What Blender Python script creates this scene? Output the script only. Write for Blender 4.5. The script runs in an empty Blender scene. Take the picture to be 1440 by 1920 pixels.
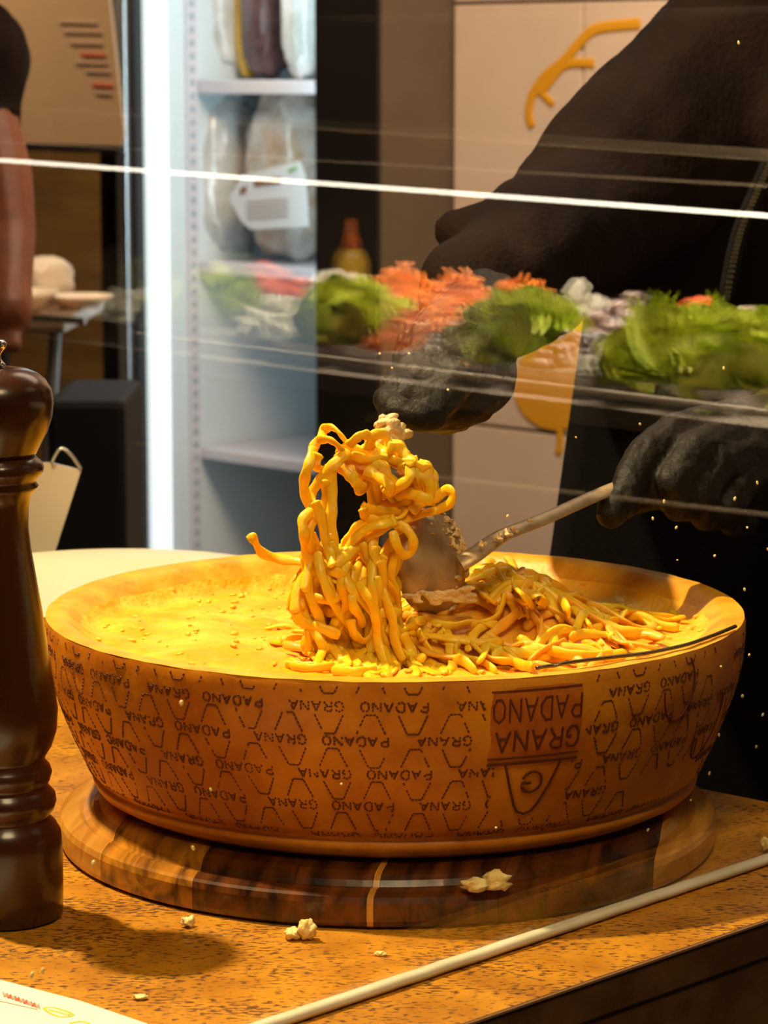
import bpy, bmesh, math, random
from mathutils import Vector, Matrix, noise
from math import pi, sin, cos, tan, atan, radians
random.seed(7)
SC = bpy.context.scene
COL = SC.collection

# ------------------------------------------------------------------ camera
W, H, FPX = 1440, 1920, 5200.0
CH = 1.446                                   # eye height (counter top is 1.0)
PITCH = math.atan(820 / FPX)
cam = bpy.data.cameras.new('camera'); camo = bpy.data.objects.new('camera', cam); COL.objects.link(camo)
camo.location = (0, 0, CH); camo.rotation_euler = (pi / 2 - PITCH, 0, 0)
cam.sensor_fit = 'VERTICAL'; cam.sensor_height = 24.0; cam.lens = FPX / H * 24.0
cam.clip_start = 0.05; cam.clip_end = 60
cam.dof.use_dof = True; cam.dof.focus_distance = 1.50; cam.dof.aperture_fstop = 14.0
SC.camera = camo
SC.view_settings.view_transform = 'Standard'; SC.view_settings.look = 'None'
SC.view_settings.gamma = 1.0; SC.view_settings.use_curve_mapping = False
SC.view_settings.exposure = 0.0

# ------------------------------------------------------------------ world
wd = bpy.data.worlds.new('world'); SC.world = wd; wd.use_nodes = True
wd.node_tree.nodes['Background'].inputs[0].default_value = (1.0, .78, .55, 1)
wd.node_tree.nodes['Background'].inputs[1].default_value = 0.025

# ------------------------------------------------------------------ geometry of the view (room measured from the photo)
def ray(x, y):
    cx = (x - W / 2) / FPX; cy = (y - H / 2) / FPX
    return Vector((cx, cos(PITCH) - cy * sin(PITCH), -sin(PITCH) - cy * cos(PITCH)))
CAM = Vector((0, 0, CH))
def P(x, y, F):
    d = ray(x, y); return CAM + d * (F / d.y)
def G(x, y, z):
    d = ray(x, y); return CAM + d * ((z - CH) / d.z)
gA, gB = G(480, 1938, 1.0), G(1440, 1618, 1.0)
U = (gB - gA); U.z = 0; U.normalize()        # along the counter front
V = Vector((-U.y, U.x, 0))                   # away from the glass, into the kitchen
def AB(a, b, z): return U * a + V * b + Vector((0, 0, z))
GB = gA.dot(V)                               # glass plane b
def onA(x, y, a):
    d = ray(x, y); t = (a) / d.dot(U); return CAM + d * t
def mir(p):
    p = Vector(p); return p + V * (2 * (GB - p.dot(V)))
YAW = math.atan2(U.y, U.x)

# ------------------------------------------------------------------ lamps and added fill
def area(name, loc, aim, sx, sy, power, col, spread=180):
    l = bpy.data.lights.new(name, 'AREA'); l.shape = 'RECTANGLE'; l.size = sx; l.size_y = sy
    l.energy = power; l.color = col; l.spread = radians(spread)
    o = bpy.data.objects.new(name, l); COL.objects.link(o); o.location = loc
    d = (Vector(aim) - Vector(loc)).normalized(); o.rotation_euler = d.to_track_quat('-Z', 'Y').to_euler(); return o
def spot(name, loc, aim, power, col, size=.03, ang=60, blend=.4):
    l = bpy.data.lights.new(name, 'SPOT'); l.energy = power; l.color = col; l.shadow_soft_size = size
    l.spot_size = radians(ang); l.spot_blend = blend
    o = bpy.data.objects.new(name, l); COL.objects.link(o); o.location = loc
    d = (Vector(aim) - Vector(loc)).normalized(); o.rotation_euler = d.to_track_quat('-Z', 'Y').to_euler(); return o
WARM = (1.0, .76, .42)
spot('heat_lamp_light', (-.55, 1.69, 2.36), (0.03, 1.55, 1.08), 172, WARM, .022, 75, .3)
area('counter_fill_light', (.10, .55, 2.35), (.05, 1.5, 1.05), .45, .35, 4.8, (1, .72, .40), 110)  # added fill to make the front rind readable, not a known fixture
area('kitchen_ceiling_light', (.55, 3.2, 2.7), (.5, 3.6, 0), 1.2, 1.2, 18, (1, .78, .58))
area('right_room_light', AB(2.6, 2.3, 2.6), onA(1000, 500, 3.6), .6, .6, 20, (1, .66, .43), 120)
area('left_room_light', AB(2.9, 4.6, 2.55), AB(4.2, 4.6, 1.2), .5, .5, 19, (1, .72, .42), 140)

# ------------------------------------------------------------------ materials
MATS = {}
def mat(name, col, rough=.5, metal=0, spec=.5, noise_col=None, nscale=20, bump=0, bscale=60, sss=0, emis=None, estr=0,
        ramp=(.4, .62), coat=0, detail=6, stretch=None, stretch_rot=0, sheen=0):
    if name in MATS: return MATS[name]
    m = bpy.data.materials.new(name); m.use_nodes = True; MATS[name] = m
    nt = m.node_tree; N = nt.nodes; L = nt.links; b = N['Principled BSDF']
    b.inputs['Base Color'].default_value = (*col, 1); b.inputs['Roughness'].default_value = rough
    b.inputs['Metallic'].default_value = metal; b.inputs['Specular IOR Level'].default_value = spec
    b.inputs['Coat Weight'].default_value = coat; b.inputs['Coat Roughness'].default_value = .15
    b.inputs['Sheen Weight'].default_value = sheen
    if sss:
        b.inputs['Subsurface Weight'].default_value = sss; b.inputs['Subsurface Radius'].default_value = (1, .5, .15)
        b.inputs['Subsurface Scale'].default_value = .006
    if emis: b.inputs['Emission Color'].default_value = (*emis, 1); b.inputs['Emission Strength'].default_value = estr
    tc = N.new('ShaderNodeTexCoord'); vec = tc.outputs['Object']
    if stretch:
        mp = N.new('ShaderNodeMapping'); mp.inputs['Scale'].default_value = stretch
        mp.inputs['Rotation'].default_value = (0, 0, stretch_rot); L.new(vec, mp.inputs[0]); vec = mp.outputs[0]
    if noise_col:
        nz = N.new('ShaderNodeTexNoise'); nz.inputs['Scale'].default_value = nscale; nz.inputs['Detail'].default_value = detail
        nz.inputs['Roughness'].default_value = .6
        L.new(vec, nz.inputs['Vector']); r = N.new('ShaderNodeValToRGB')
        r.color_ramp.elements[0].position = ramp[0]; r.color_ramp.elements[1].position = ramp[1]
        r.color_ramp.elements[0].color = (*col, 1); r.color_ramp.elements[1].color = (*noise_col, 1)
        L.new(nz.outputs['Fac'], r.inputs[0]); L.new(r.outputs[0], b.inputs['Base Color'])
    if bump:
        n2 = N.new('ShaderNodeTexNoise'); n2.inputs['Scale'].default_value = bscale; n2.inputs['Detail'].default_value = 5
        L.new(vec, n2.inputs['Vector']); bp = N.new('ShaderNodeBump'); bp.inputs['Strength'].default_value = bump
        bp.inputs['Distance'].default_value = .004; L.new(n2.outputs['Fac'], bp.inputs['Height']); L.new(bp.outputs[0], b.inputs['Normal'])
    return m

def glass_mat(name, tint=(.97, .98, .96), gloss=(1, 1, 1), ior=1.52):
    m = bpy.data.materials.new(name); m.use_nodes = True; nt = m.node_tree; N = nt.nodes; L = nt.links
    N.remove(N['Principled BSDF']); o = N['Material Output']
    tr = N.new('ShaderNodeBsdfTransparent'); tr.inputs[0].default_value = (*tint, 1)
    gl = N.new('ShaderNodeBsdfGlossy'); gl.inputs[0].default_value = (*gloss, 1); gl.inputs['Roughness'].default_value = 0.0
    # Schlick reflectance from the angle alone, equal for both faces of the pane
    g_ = N.new('ShaderNodeNewGeometry'); dt = N.new('ShaderNodeVectorMath'); dt.operation = 'DOT_PRODUCT'
    L.new(g_.outputs['Normal'], dt.inputs[0]); L.new(g_.outputs['Incoming'], dt.inputs[1])
    def M(op, a, b=None):
        n = N.new('ShaderNodeMath'); n.operation = op
        for k, q in enumerate((a, b)):
            if q is None: continue
            if isinstance(q, (int, float)): n.inputs[k].default_value = q
            else: L.new(q, n.inputs[k])
        return n.outputs[0]
    ab = M('ABSOLUTE', dt.outputs['Value']); f0 = ((ior - 1) / (ior + 1)) ** 2
    fac = M('ADD', M('MULTIPLY', M('POWER', M('SUBTRACT', 1.0, ab), 5.0), 1 - f0), f0)
    mx = N.new('ShaderNodeMixShader'); L.new(fac, mx.inputs[0]); L.new(tr.outputs[0], mx.inputs[1]); L.new(gl.outputs[0], mx.inputs[2])
    L.new(mx.outputs[0], o.inputs['Surface']); return m

M_cheese = mat('cheese_paste', (.92, .38, .006), .42, noise_col=(.98, .58, .06), nscale=22, bump=.8, bscale=110, sss=.25, spec=.35)
M_rind = mat('cheese_rind', (.47, .135, .006), .42, noise_col=(.72, .27, .012), nscale=14, bump=.12, bscale=150, spec=.4)
M_rimcut = mat('cheese_cut_rim', (.72, .30, .012), .45, noise_col=(.88, .44, .03), nscale=40, bump=.3, bscale=120, sss=.2)
M_mark = mat('pin_mark', (.13, .026, .005), .6)
M_stain = mat('brand_stain', (.40, .085, .006), .45, noise_col=(.54, .15, .008), nscale=60)
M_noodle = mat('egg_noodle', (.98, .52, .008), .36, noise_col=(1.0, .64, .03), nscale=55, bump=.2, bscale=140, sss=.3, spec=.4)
M_noodle2 = mat('egg_noodle_painted_shade', (.94, .42, .02), .36, noise_col=(.98, .54, .05), nscale=50, bump=.3, bscale=140, sss=.2, spec=.5)  # darker copy of the noodle colour, shade painted into inner strands and sauce
M_crumb = mat('grated_cheese', (.85, .62, .22), .5, noise_col=(.95, .8, .42), nscale=120, bump=.6, bscale=200, sss=.2)
M_smear = mat('melted_cheese_smear', (.60, .40, .17), .45, noise_col=(.88, .66, .34), nscale=90, bump=.8, bscale=200)
M_steel = mat('spoon_steel', (.50, .36, .22), .42, metal=.45, noise_col=(.40, .28, .16), nscale=80, bump=.1, bscale=200)
M_wire = mat('dark_steel_wire', (.20, .15, .10), .3, metal=.9)
M_chrome = mat('chrome', (.85, .8, .75), .12, metal=1)
M_mill = mat('mill_wood', (.020, .0045, .002), .26, noise_col=(.045, .012, .004), nscale=14, stretch=(1, 1, .2), coat=.25, spec=.45)
M_glove = mat('nitrile_glove', (.008, .005, .0035), .58, bump=.5, bscale=160, spec=.28)
M_gloved = mat('smeared_glove', (.008, .0045, .003), .6, noise_col=(.20, .11, .045), nscale=70, ramp=(.62, .80), bump=.5, bscale=160, spec=.25)
M_jacket = mat('jacket_cloth', (.0065, .0026, .0018), .8, noise_col=(.014, .006, .004), nscale=8, bump=.4, bscale=220, spec=.1)
M_apron = mat('apron_cloth', (.006, .005, .006), .85, bump=.2, bscale=300, spec=.15)
M_skin = mat('skin', (.24, .07, .028), .5, noise_col=(.30, .09, .035), nscale=30)
M_hair = mat('hair', (.02, .012, .008), .6)
M_cream = mat('cream_ceramic', (.78, .66, .50), .35, spec=.5)
M_white = mat('white_panel', (.68, .56, .45), .45, noise_col=(.72, .60, .49), nscale=4, bump=.05, bscale=20)
M_joint = mat('panel_joint', (.20, .13, .09), .8)
M_yellow = mat('yellow_paint', (.72, .36, .015), .5)
M_black = mat('black_panel', (.008, .006, .006), .4)
M_brown = mat('olive_wall', (.22, .12, .035), .6, noise_col=(.14, .075, .02), nscale=3, stretch=(1, 1, 6))
M_taupe = mat('taupe_wall', (.10, .075, .05), .7, noise_col=(.12, .09, .06), nscale=5)
M_floor = mat('floor_tile', (.10, .08, .06), .5, noise_col=(.14, .11, .08), nscale=6)
M_ceil = mat('ceiling_paint', (.04, .03, .02), .8)
M_wall = mat('room_wall', (.02, .012, .008), .8)
M_alu = mat('aluminium', (.72, .74, .76), .3, metal=.9)
M_frid = mat('fridge_liner', (.62, .72, .76), .45)
M_shelf = mat('fridge_shelf', (.62, .60, .66), .4)
M_slot = mat('slot_dark', (.34, .40, .46), .6)
M_led = mat('led_lens', (.9, .95, 1), .4, emis=(.80, .93, 1), estr=.95)
M_card = mat('menu_paper', (.90, .86, .74), .5)
M_print = mat('print_grey', (.45, .32, .25), .6)
M_printr = mat('print_red', (.55, .10, .05), .6)
M_poster = mat('poster_paper', (.42, .28, .17), .7)
M_green = mat('label_green', (.18, .42, .08), .6)
M_choc = mat('label_brown', (.25, .09, .05), .6)
M_edge = mat('glass_edge', (.62, .60, .44), .3, noise_col=(.74, .70, .56), nscale=20)
M_sealdark = mat('dark_gasket', (.02, .025, .03), .5)

def counter_mat():
    m = bpy.data.materials.new('speckled_stone'); m.use_nodes = True; nt = m.node_tree; N = nt.nodes; L = nt.links
    b = N['Principled BSDF']; b.inputs['Roughness'].default_value = .42
    tc = N.new('ShaderNodeTexCoord'); mp = N.new('ShaderNodeMapping'); mp.inputs['Scale'].default_value = (1, 2.6, 1)
    mp.inputs['Rotation'].default_value = (0, 0, radians(6)); L.new(tc.outputs['Object'], mp.inputs[0])
    n1 = N.new('ShaderNodeTexNoise'); n1.inputs['Scale'].default_value = 30; n1.inputs['Detail'].default_value = 6
    r1 = N.new('ShaderNodeValToRGB'); r1.color_ramp.elements[0].position = .35; r1.color_ramp.elements[1].position = .7
    r1.color_ramp.elements[0].color = (.40, .155, .006, 1); r1.color_ramp.elements[1].color = (.60, .27, .014, 1)
    n2 = N.new('ShaderNodeTexNoise'); n2.inputs['Scale'].default_value = 185; n2.inputs['Detail'].default_value = 3; n2.inputs['Roughness'].default_value = .55
    n3 = N.new('ShaderNodeTexNoise'); n3.inputs['Scale'].default_value = 14; n3.inputs['Detail'].default_value = 2
    ad = N.new('ShaderNodeMath'); ad.operation = 'MULTIPLY_ADD'; ad.inputs[1].default_value = .35
    r2 = N.new('ShaderNodeValToRGB'); r2.color_ramp.elements[0].position = .715; r2.color_ramp.elements[1].position = .775
    mx = N.new('ShaderNodeMix'); mx.data_type = 'RGBA'; mx.inputs[7].default_value = (.10, .035, .008, 1)
    L.new(tc.outputs['Object'], n1.inputs['Vector']); L.new(mp.outputs[0], n2.inputs['Vector']); L.new(mp.outputs[0], n3.inputs['Vector'])
    L.new(n1.outputs['Fac'], r1.inputs[0]); L.new(n3.outputs['Fac'], ad.inputs[0]); L.new(n2.outputs['Fac'], ad.inputs[2])
    L.new(ad.outputs[0], r2.inputs[0]); L.new(r2.outputs[0], mx.inputs[0]); L.new(r1.outputs[0], mx.inputs[6])
    L.new(mx.outputs[2], b.inputs['Base Color'])
    bp = N.new('ShaderNodeBump'); bp.inputs['Strength'].default_value = .25; bp.inputs['Distance'].default_value = .001; bp.invert = True
    L.new(r2.outputs[0], bp.inputs['Height']); L.new(bp.outputs[0], b.inputs['Normal'])
    return m
M_counter = counter_mat()
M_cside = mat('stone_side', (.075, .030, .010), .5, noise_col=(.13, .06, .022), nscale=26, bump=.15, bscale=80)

def wood(name, c1, c2, scale=1.0):
    m = bpy.data.materials.new(name); m.use_nodes = True; nt = m.node_tree; N = nt.nodes; L = nt.links
    b = N['Principled BSDF']; b.inputs['Roughness'].default_value = .3; b.inputs['Coat Weight'].default_value = .3
    tc = N.new('ShaderNodeTexCoord'); mp = N.new('ShaderNodeMapping'); mp.inputs['Scale'].default_value = (34 * scale, 2.2, 20)
    L.new(tc.outputs['Object'], mp.inputs[0]); n = N.new('ShaderNodeTexNoise'); n.inputs['Scale'].default_value = 2.6; n.inputs['Detail'].default_value = 7
    n.inputs['Distortion'].default_value = .9
    L.new(mp.outputs[0], n.inputs['Vector']); r = N.new('ShaderNodeValToRGB'); r.color_ramp.elements[0].position = .36; r.color_ramp.elements[1].position = .64
    r.color_ramp.elements[0].color = (*c1, 1); r.color_ramp.elements[1].color = (*c2, 1)
    L.new(n.outputs['Fac'], r.inputs[0]); L.new(r.outputs[0], b.inputs['Base Color']); return m
M_wdark = wood('acacia_heartwood', (.012, .003, .001), (.14, .036, .004))
M_wmid = wood('acacia_mixed_wood', (.05, .014, .003), (.55, .22, .018))
M_wlight = wood('acacia_sapwood', (.42, .17, .025), (.70, .34, .05))

# ------------------------------------------------------------------ builders
def tag(o, label=None, cat=None, group=None, kind=None):
    if label: o['label'] = label
    if cat: o['category'] = cat
    if group: o['group'] = group
    if kind: o['kind'] = kind
    return o
def empty(name, loc, label=None, cat=None, group=None, kind=None):
    o = bpy.data.objects.new(name, None); COL.objects.link(o); o.location = loc; o.empty_display_size = .02
    return tag(o, label, cat, group, kind)
def link(name, me, m, parent=None, smooth=False, kind=None, label=None):
    """world-space mesh -> object; origin kept at the parent's place"""
    o = bpy.data.objects.new(name, me); COL.objects.link(o)
    if m is not None and not me.materials: me.materials.append(m)
    if smooth:
        for p in me.polygons: p.use_smooth = True
    if parent is not None:
        o.parent = parent; o.matrix_parent_inverse = Matrix.Translation(-world_loc(parent))
    if kind: o['kind'] = kind
    if label: o['label'] = label
    return o
def world_loc(o):
    l = Vector(o.location)
    return l
def me_bm(bm, name='m'):
    me = bpy.data.meshes.new(name); bm.to_mesh(me); bm.free(); return me
def center(o):
    """move a world-space mesh's origin to its base centre"""
    me = o.data; c = Vector((0, 0, 0)); n = len(me.vertices)
    for v in me.vertices: c += v.co
    c /= max(n, 1); c.z = min(v.co.z for v in me.vertices)
    me.transform(Matrix.Translation(-c)); o.location = c; return o
def bev(bm, w, seg=2):
    if w > 0: bmesh.ops.bevel(bm, geom=bm.edges[:], offset=w, segments=seg, affect='EDGES', profile=.6)
def boxm(c, s, yaw=0, bevel=0, rot=None):
    bm = bmesh.new(); bmesh.ops.create_cube(bm, size=1)
    bmesh.ops.scale(bm, vec=s, verts=bm.verts); bev(bm, bevel)
    R = rot.to_4x4() if rot else Matrix.Rotation(yaw, 4, 'Z')
    bmesh.ops.transform(bm, matrix=Matrix.Translation(c) @ R, verts=bm.verts); return bm
def box_ab(a0, a1, b0, b1, z0, z1, bevel=0):
    return boxm(AB((a0 + a1) / 2, (b0 + b1) / 2, (z0 + z1) / 2), (abs(a1 - a0), abs(b1 - b0), abs(z1 - z0)), YAW, bevel)
def add(bm, other):
    me = bpy.data.meshes.new('t'); other.to_mesh(me); other.free(); bm.from_mesh(me); bpy.data.meshes.remove(me)
def prism(pts, z0, z1, bevel=0):
    bm = bmesh.new(); lo = [bm.verts.new((p[0], p[1], z0)) for p in pts]; hi = [bm.verts.new((p[0], p[1], z1)) for p in pts]
    bm.faces.new(lo[::-1]); bm.faces.new(hi)
    n = len(pts)
    for i in range(n): bm.faces.new((lo[i], lo[(i + 1) % n], hi[(i + 1) % n], hi[i]))
    bmesh.ops.recalc_face_normals(bm, faces=bm.faces); bev(bm, bevel); return bm
def slabpoly(pts3, nvec, th):
    """thick polygon from 3D outline"""
    bm = bmesh.new(); n = len(pts3); nv = Vector(nvec) * th
    lo = [bm.verts.new(p) for p in pts3]; hi = [bm.verts.new(Vector(p) + nv) for p in pts3]
    bm.faces.new(lo[::-1]); bm.faces.new(hi)
    for i in range(n): bm.faces.new((lo[i], lo[(i + 1) % n], hi[(i + 1) % n], hi[i]))
    bmesh.ops.recalc_face_normals(bm, faces=bm.faces); return bm
def lathe(prof, loc, seg=96, close=False):
    bm = bmesh.new(); rings = []
    for r, z in prof:
        if r < 1e-6: rings.append([bm.verts.new((loc[0], loc[1], loc[2] + z))])
        else: rings.append([bm.verts.new((loc[0] + r * cos(2 * pi * i / seg), loc[1] + r * sin(2 * pi * i / seg), loc[2] + z)) for i in range(seg)])
    for A, B in zip(rings[:-1], rings[1:]):
        for i in range(seg):
            j = (i + 1) % seg
            if len(A) == 1 and len(B) == 1: continue
            if len(A) == 1: bm.faces.new((A[0], B[j], B[i]))
            elif len(B) == 1: bm.faces.new((A[i], A[j], B[0]))
            else: bm.faces.new((A[i], A[j], B[j], B[i]))
    bmesh.ops.recalc_face_normals(bm, faces=bm.faces); return bm
def catmull(pts, n=6):
    out = []; p = [pts[0]] + list(pts) + [pts[-1]]
    for i in range(1, len(p) - 2):
        for k in range(n):
            t = k / n; a, b, c, d = p[i - 1], p[i], p[i + 1], p[i + 2]
            out.append(.5 * ((2 * b) + (-a + c) * t + (2 * a - 5 * b + 4 * c - d) * t * t + (-a + 3 * b - 3 * c + d) * t ** 3))
    out.append(pts[-1].copy()); return out
def sweep(path, w, h, seg=8, twist=0, n0=Vector((0, 1, 0)), caps=True, taper=None):
    """tube with a flattened section swept along path (w across, h thick)"""
    bm = bmesh.new(); rings = []; nrm = Vector(n0); N = len(path)
    for i, p in enumerate(path):
        t = (path[min(i + 1, N - 1)] - path[max(i - 1, 0)])
        if t.length < 1e-7: t = Vector((0, 0, 1))
        t.normalize(); nrm = nrm - t * nrm.dot(t)
        if nrm.length < 1e-4: nrm = t.orthogonal()
        nrm.normalize(); bn = t.cross(nrm)
        a = twist * i / max(N - 1, 1); n1 = nrm * cos(a) + bn * sin(a); b1 = t.cross(n1)
        k = taper(i / max(N - 1, 1)) if taper else 1
        rings.append([bm.verts.new(p + b1 * (w / 2 * k * cos(2 * pi * j / seg)) + n1 * (h / 2 * k * sin(2 * pi * j / seg))) for j in range(seg)])
    for A, B in zip(rings[:-1], rings[1:]):
        for j in range(seg): bm.faces.new((A[j], A[(j + 1) % seg], B[(j + 1) % seg], B[j]))
    if caps: bm.faces.new(rings[0][::-1]); bm.faces.new(rings[-1])
    bmesh.ops.recalc_face_normals(bm, faces=bm.faces); return bm
def capsules(segs):
    """segs: (p1,r1,p2,r2) tapered capsules -> one bmesh of hulls"""
    bm = bmesh.new()
    for p1, r1, p2, r2 in segs:
        t = bmesh.new()
        bmesh.ops.create_icosphere(t, subdivisions=2, radius=r1, matrix=Matrix.Translation(p1))
        bmesh.ops.create_icosphere(t, subdivisions=2, radius=r2, matrix=Matrix.Translation(p2))
        r = bmesh.ops.convex_hull(t, input=t.verts)
        bmesh.ops.delete(t, geom=list({v for v in r['geom_interior'] + r['geom_unused'] if isinstance(v, bmesh.types.BMVert)}), context='VERTS')
        add(bm, t)
    return bm
def chain(pts, rs): return [(pts[i], rs[i], pts[i + 1], rs[i + 1]) for i in range(len(pts) - 1)]
def fuse(bm, voxel, smooth=4, disp=None):
    """voxel-fuse overlapping solids to ONE continuous surface"""
    me = me_bm(bm); o = bpy.data.objects.new('fuse_tmp', me); COL.objects.link(o)
    r = o.modifiers.new('r', 'REMESH'); r.mode = 'VOXEL'; r.voxel_size = voxel
    s = o.modifiers.new('s', 'SMOOTH'); s.iterations = smooth; s.factor = .6
    dg = bpy.context.evaluated_depsgraph_get(); dg.update()
    out = bpy.data.meshes.new_from_object(o.evaluated_get(dg)); bpy.data.objects.remove(o); bpy.data.meshes.remove(me)
    if disp:
        ns = [v.normal.copy() for v in out.vertices]
        for v, n in zip(out.vertices, ns): v.co += n * disp(v.co)
    for p in out.polygons: p.use_smooth = True
    return out

# ================================================================== THE ROOM
aF = 3.47                                    # plane of the fridge front and the column face
K = onA(712, 600, aF); bK = K.dot(V)
P847 = None
# panel plane so that the column's side spans px 712..847
d847 = ray(847, 600); tt = bK / d847.dot(V); aP = (CAM + d847 * tt).dot(U)
ZC = 2.8
def struct(name, bm, m): o = link(name, me_bm(bm), m); o['kind'] = 'structure'; return center(o)
A0, A1, B0, B1 = -1.6, aF + .80, -2.6, 6.6
struct('floor', box_ab(A0, A1, B0, B1, -.05, 0), M_floor)
struct('ceiling', box_ab(A0, A1, B0, B1, ZC, ZC + .05), M_ceil)
struct('wall_back', box_ab(A1, A1 + .08, B0, B1, 0, ZC), M_brown)
struct('wall_front', box_ab(A0 - .08, A0, B0, B1, 0, ZC), M_wall)
struct('wall_left', box_ab(A0, A1, B1, B1 + .08, 0, ZC), M_wall)
struct('wall_right', box_ab(A0, A1, B0 - .08, B0, 0, ZC), M_wall)
# column: dark face towards us, taupe flank
colw = onA(597, 600, aF).dot(V)
tr1 = struct('trim_1', box_ab(aF + .004, A1 - .001, bK + .002, colw - .002, 0, ZC), M_taupe)
link('face_panel', me_bm(box_ab(aF - .006, aF + .0035, bK - .0, colw, 0, ZC)), M_black, tr1).matrix_parent_inverse = Matrix.Translation(-tr1.location)
# panelled wall on the right
wp = struct('wall_panelled', box_ab(aP + .012, A1 - .001, B0 + .001, bK - .001, 0, ZC), M_joint)
bj = onA(1092, 60, aP).dot(V); tw = bK - bj
zj1 = onA(960, 804, aP).z; zj0 = onA(960, 4, aP).z; th_ = zj0 - zj1
b = bK - .004; first = None
while b - tw > B0 + .02 and b > bK - tw * 9:
    for r in range(-2, 3):
        z0 = zj1 + r * th_ + .003; z1 = zj1 + (r + 1) * th_ - .003
        z0 = max(z0, .02); z1 = min(z1, ZC - .02)
        if z1 - z0 < .05: continue
        o = link('panel', me_bm(box_ab(aP, aP + .0115, b - tw + .006, b, z0, z1, .002)), M_white, wp)
        o.matrix_parent_inverse = Matrix.Translation(-wp.location)
    b -= tw

# yellow painted emblem on the panelled wall (thin paint film standing proud of the panels)
em = empty('wall_emblem', onA(1010, 260, aP), 'mustard yellow hand-drawn emblem painted on the white wall panels', 'emblem')
def paint_stroke(pts, w):
    path = catmull([onA(x, y, aP - .002) for x, y in pts], 8); return sweep(path, w, .003, 6, n0=U)
def epart(name, bm): link(name, me_bm(bm), M_yellow, em)
epart('ring_stroke', paint_stroke([(1200, 45), (1183, 45), (1118, 54), (1088, 78), (1058, 113), (1022, 143), (998, 179), (991, 215), (998, 238)], .019))
epart('inner_stroke', paint_stroke([(1114, 119), (1082, 118), (1056, 124), (1034, 149), (1016, 173)], .016))
epart('cross_stroke', paint_stroke([(1006, 165), (1020, 180), (1038, 196)], .014))
pts = [onA(1042 + 80 * cos(t), 722 + 84 * sin(t), aP - .0035) for t in [2 * pi * k / 40 for k in range(40)]]
epart('disc', slabpoly(pts, U, .003))
epart('upper_stroke', paint_stroke([(1125, 575), (1095, 620), (1070, 665), (1050, 700)], .055))
epart('drip', paint_stroke([(1048, 790), (1050, 830), (1046, 850)], .016))

# left part behind: dark upright, olive wall, hanging menu sheet, table
bs0 = onA(243, 500, aF).dot(V); bs1 = onA(183, 500, aF).dot(V)
t2 = struct('trim_2', box_ab(aF + .01, A1 - .001, bs0 + .003, bs1, 0, ZC), M_black)
# ================================================================== FRIDGE
b597, b275, b258 = colw + .002, onA(275, 500, aF).dot(V), onA(259, 500, aF).dot(V)
fr = empty('display_fridge', AB(aF + .3, (b597 + b275) / 2, 0), 'tall upright fridge with lit white interior and aluminium door frame', 'fridge')
def fpart(name, bm, m, **k): return link(name, me_bm(bm), m, fr, **k)
dI = .60
fpart('side_panel', box_ab(aF + .0, aF + dI + .03, b275 + .004, b258 - .001, .05, 2.3), M_frid)
fpart('back_panel', box_ab(aF + dI, aF + dI + .02, b597 + .01, b275, .05, 2.3), M_frid)
fpart('side_panel', box_ab(aF + .01, aF + dI + .03, b597 + .0005, b597 + .01, .05, 2.3), M_frid)
fpart('top_panel', box_ab(aF + .01, aF + dI, b597 + .01, b275, 2.28, 2.3), M_frid)
fpart('bottom_panel', box_ab(aF, aF + dI, b597 + .01, b275, .05, .12), M_frid)
fpart('door_frame', box_ab(aF - .03, aF - .002, b258 - .004, bs0 + .001, .05, 2.3, .003), M_alu, label='brushed aluminium door edge')
fpart('door_gasket', box_ab(aF - .02, aF - .002, b275 + .003, b258 - .004, .05, 2.3), M_sealdark)
fpart('light_strip', box_ab(aF + .004, aF + .05, b275 - .010, b275 + .003, .14, 2.27, .003), M_led, label='glowing vertical strip light')
st = fpart('shelf_standard', box_ab(aF + .105, aF + .132, b275 - .003, b275 + .003, .14, 2.27), M_shelf)
sb = bmesh.new()
z = .2
while z < 2.2:
    add(sb, box_ab(aF + .113, aF + .124, b275 - .0045, b275 - .002, z, z + .012)); z += .025
fpart('standard_slots', sb, M_slot, kind='stuff')
SH = []
for y, th in ((150, .026), (490, .022), (838, .022), (1150, .022), (-200, .024)):
    c = P(385, y, onA(385, 600, aF + .14).y); z = c.z; SH.append(z)
    fpart('shelf', box_ab(aF + .13, aF + dI - .002, b597 + .012, b275 - .004, z - th, z, .003), M_shelf)
fpart('kick_plate', box_ab(aF, aF + .05, b597 + .01, b275, 0, .05), M_black)
# two LED sources inside
area('fridge_led_light', AB(aF + .06, (b597 + b275) / 2, 2.2), AB(aF + .30, b275, .9), .3, .06, 3.2, (.66, .88, 1), 170)
area('fridge_side_light', AB(aF + .03, b597 + .03, 1.25), AB(aF + .30, b275, 1.2), .04, 1.7, 3.2, (.66, .88, 1), 170)
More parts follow.
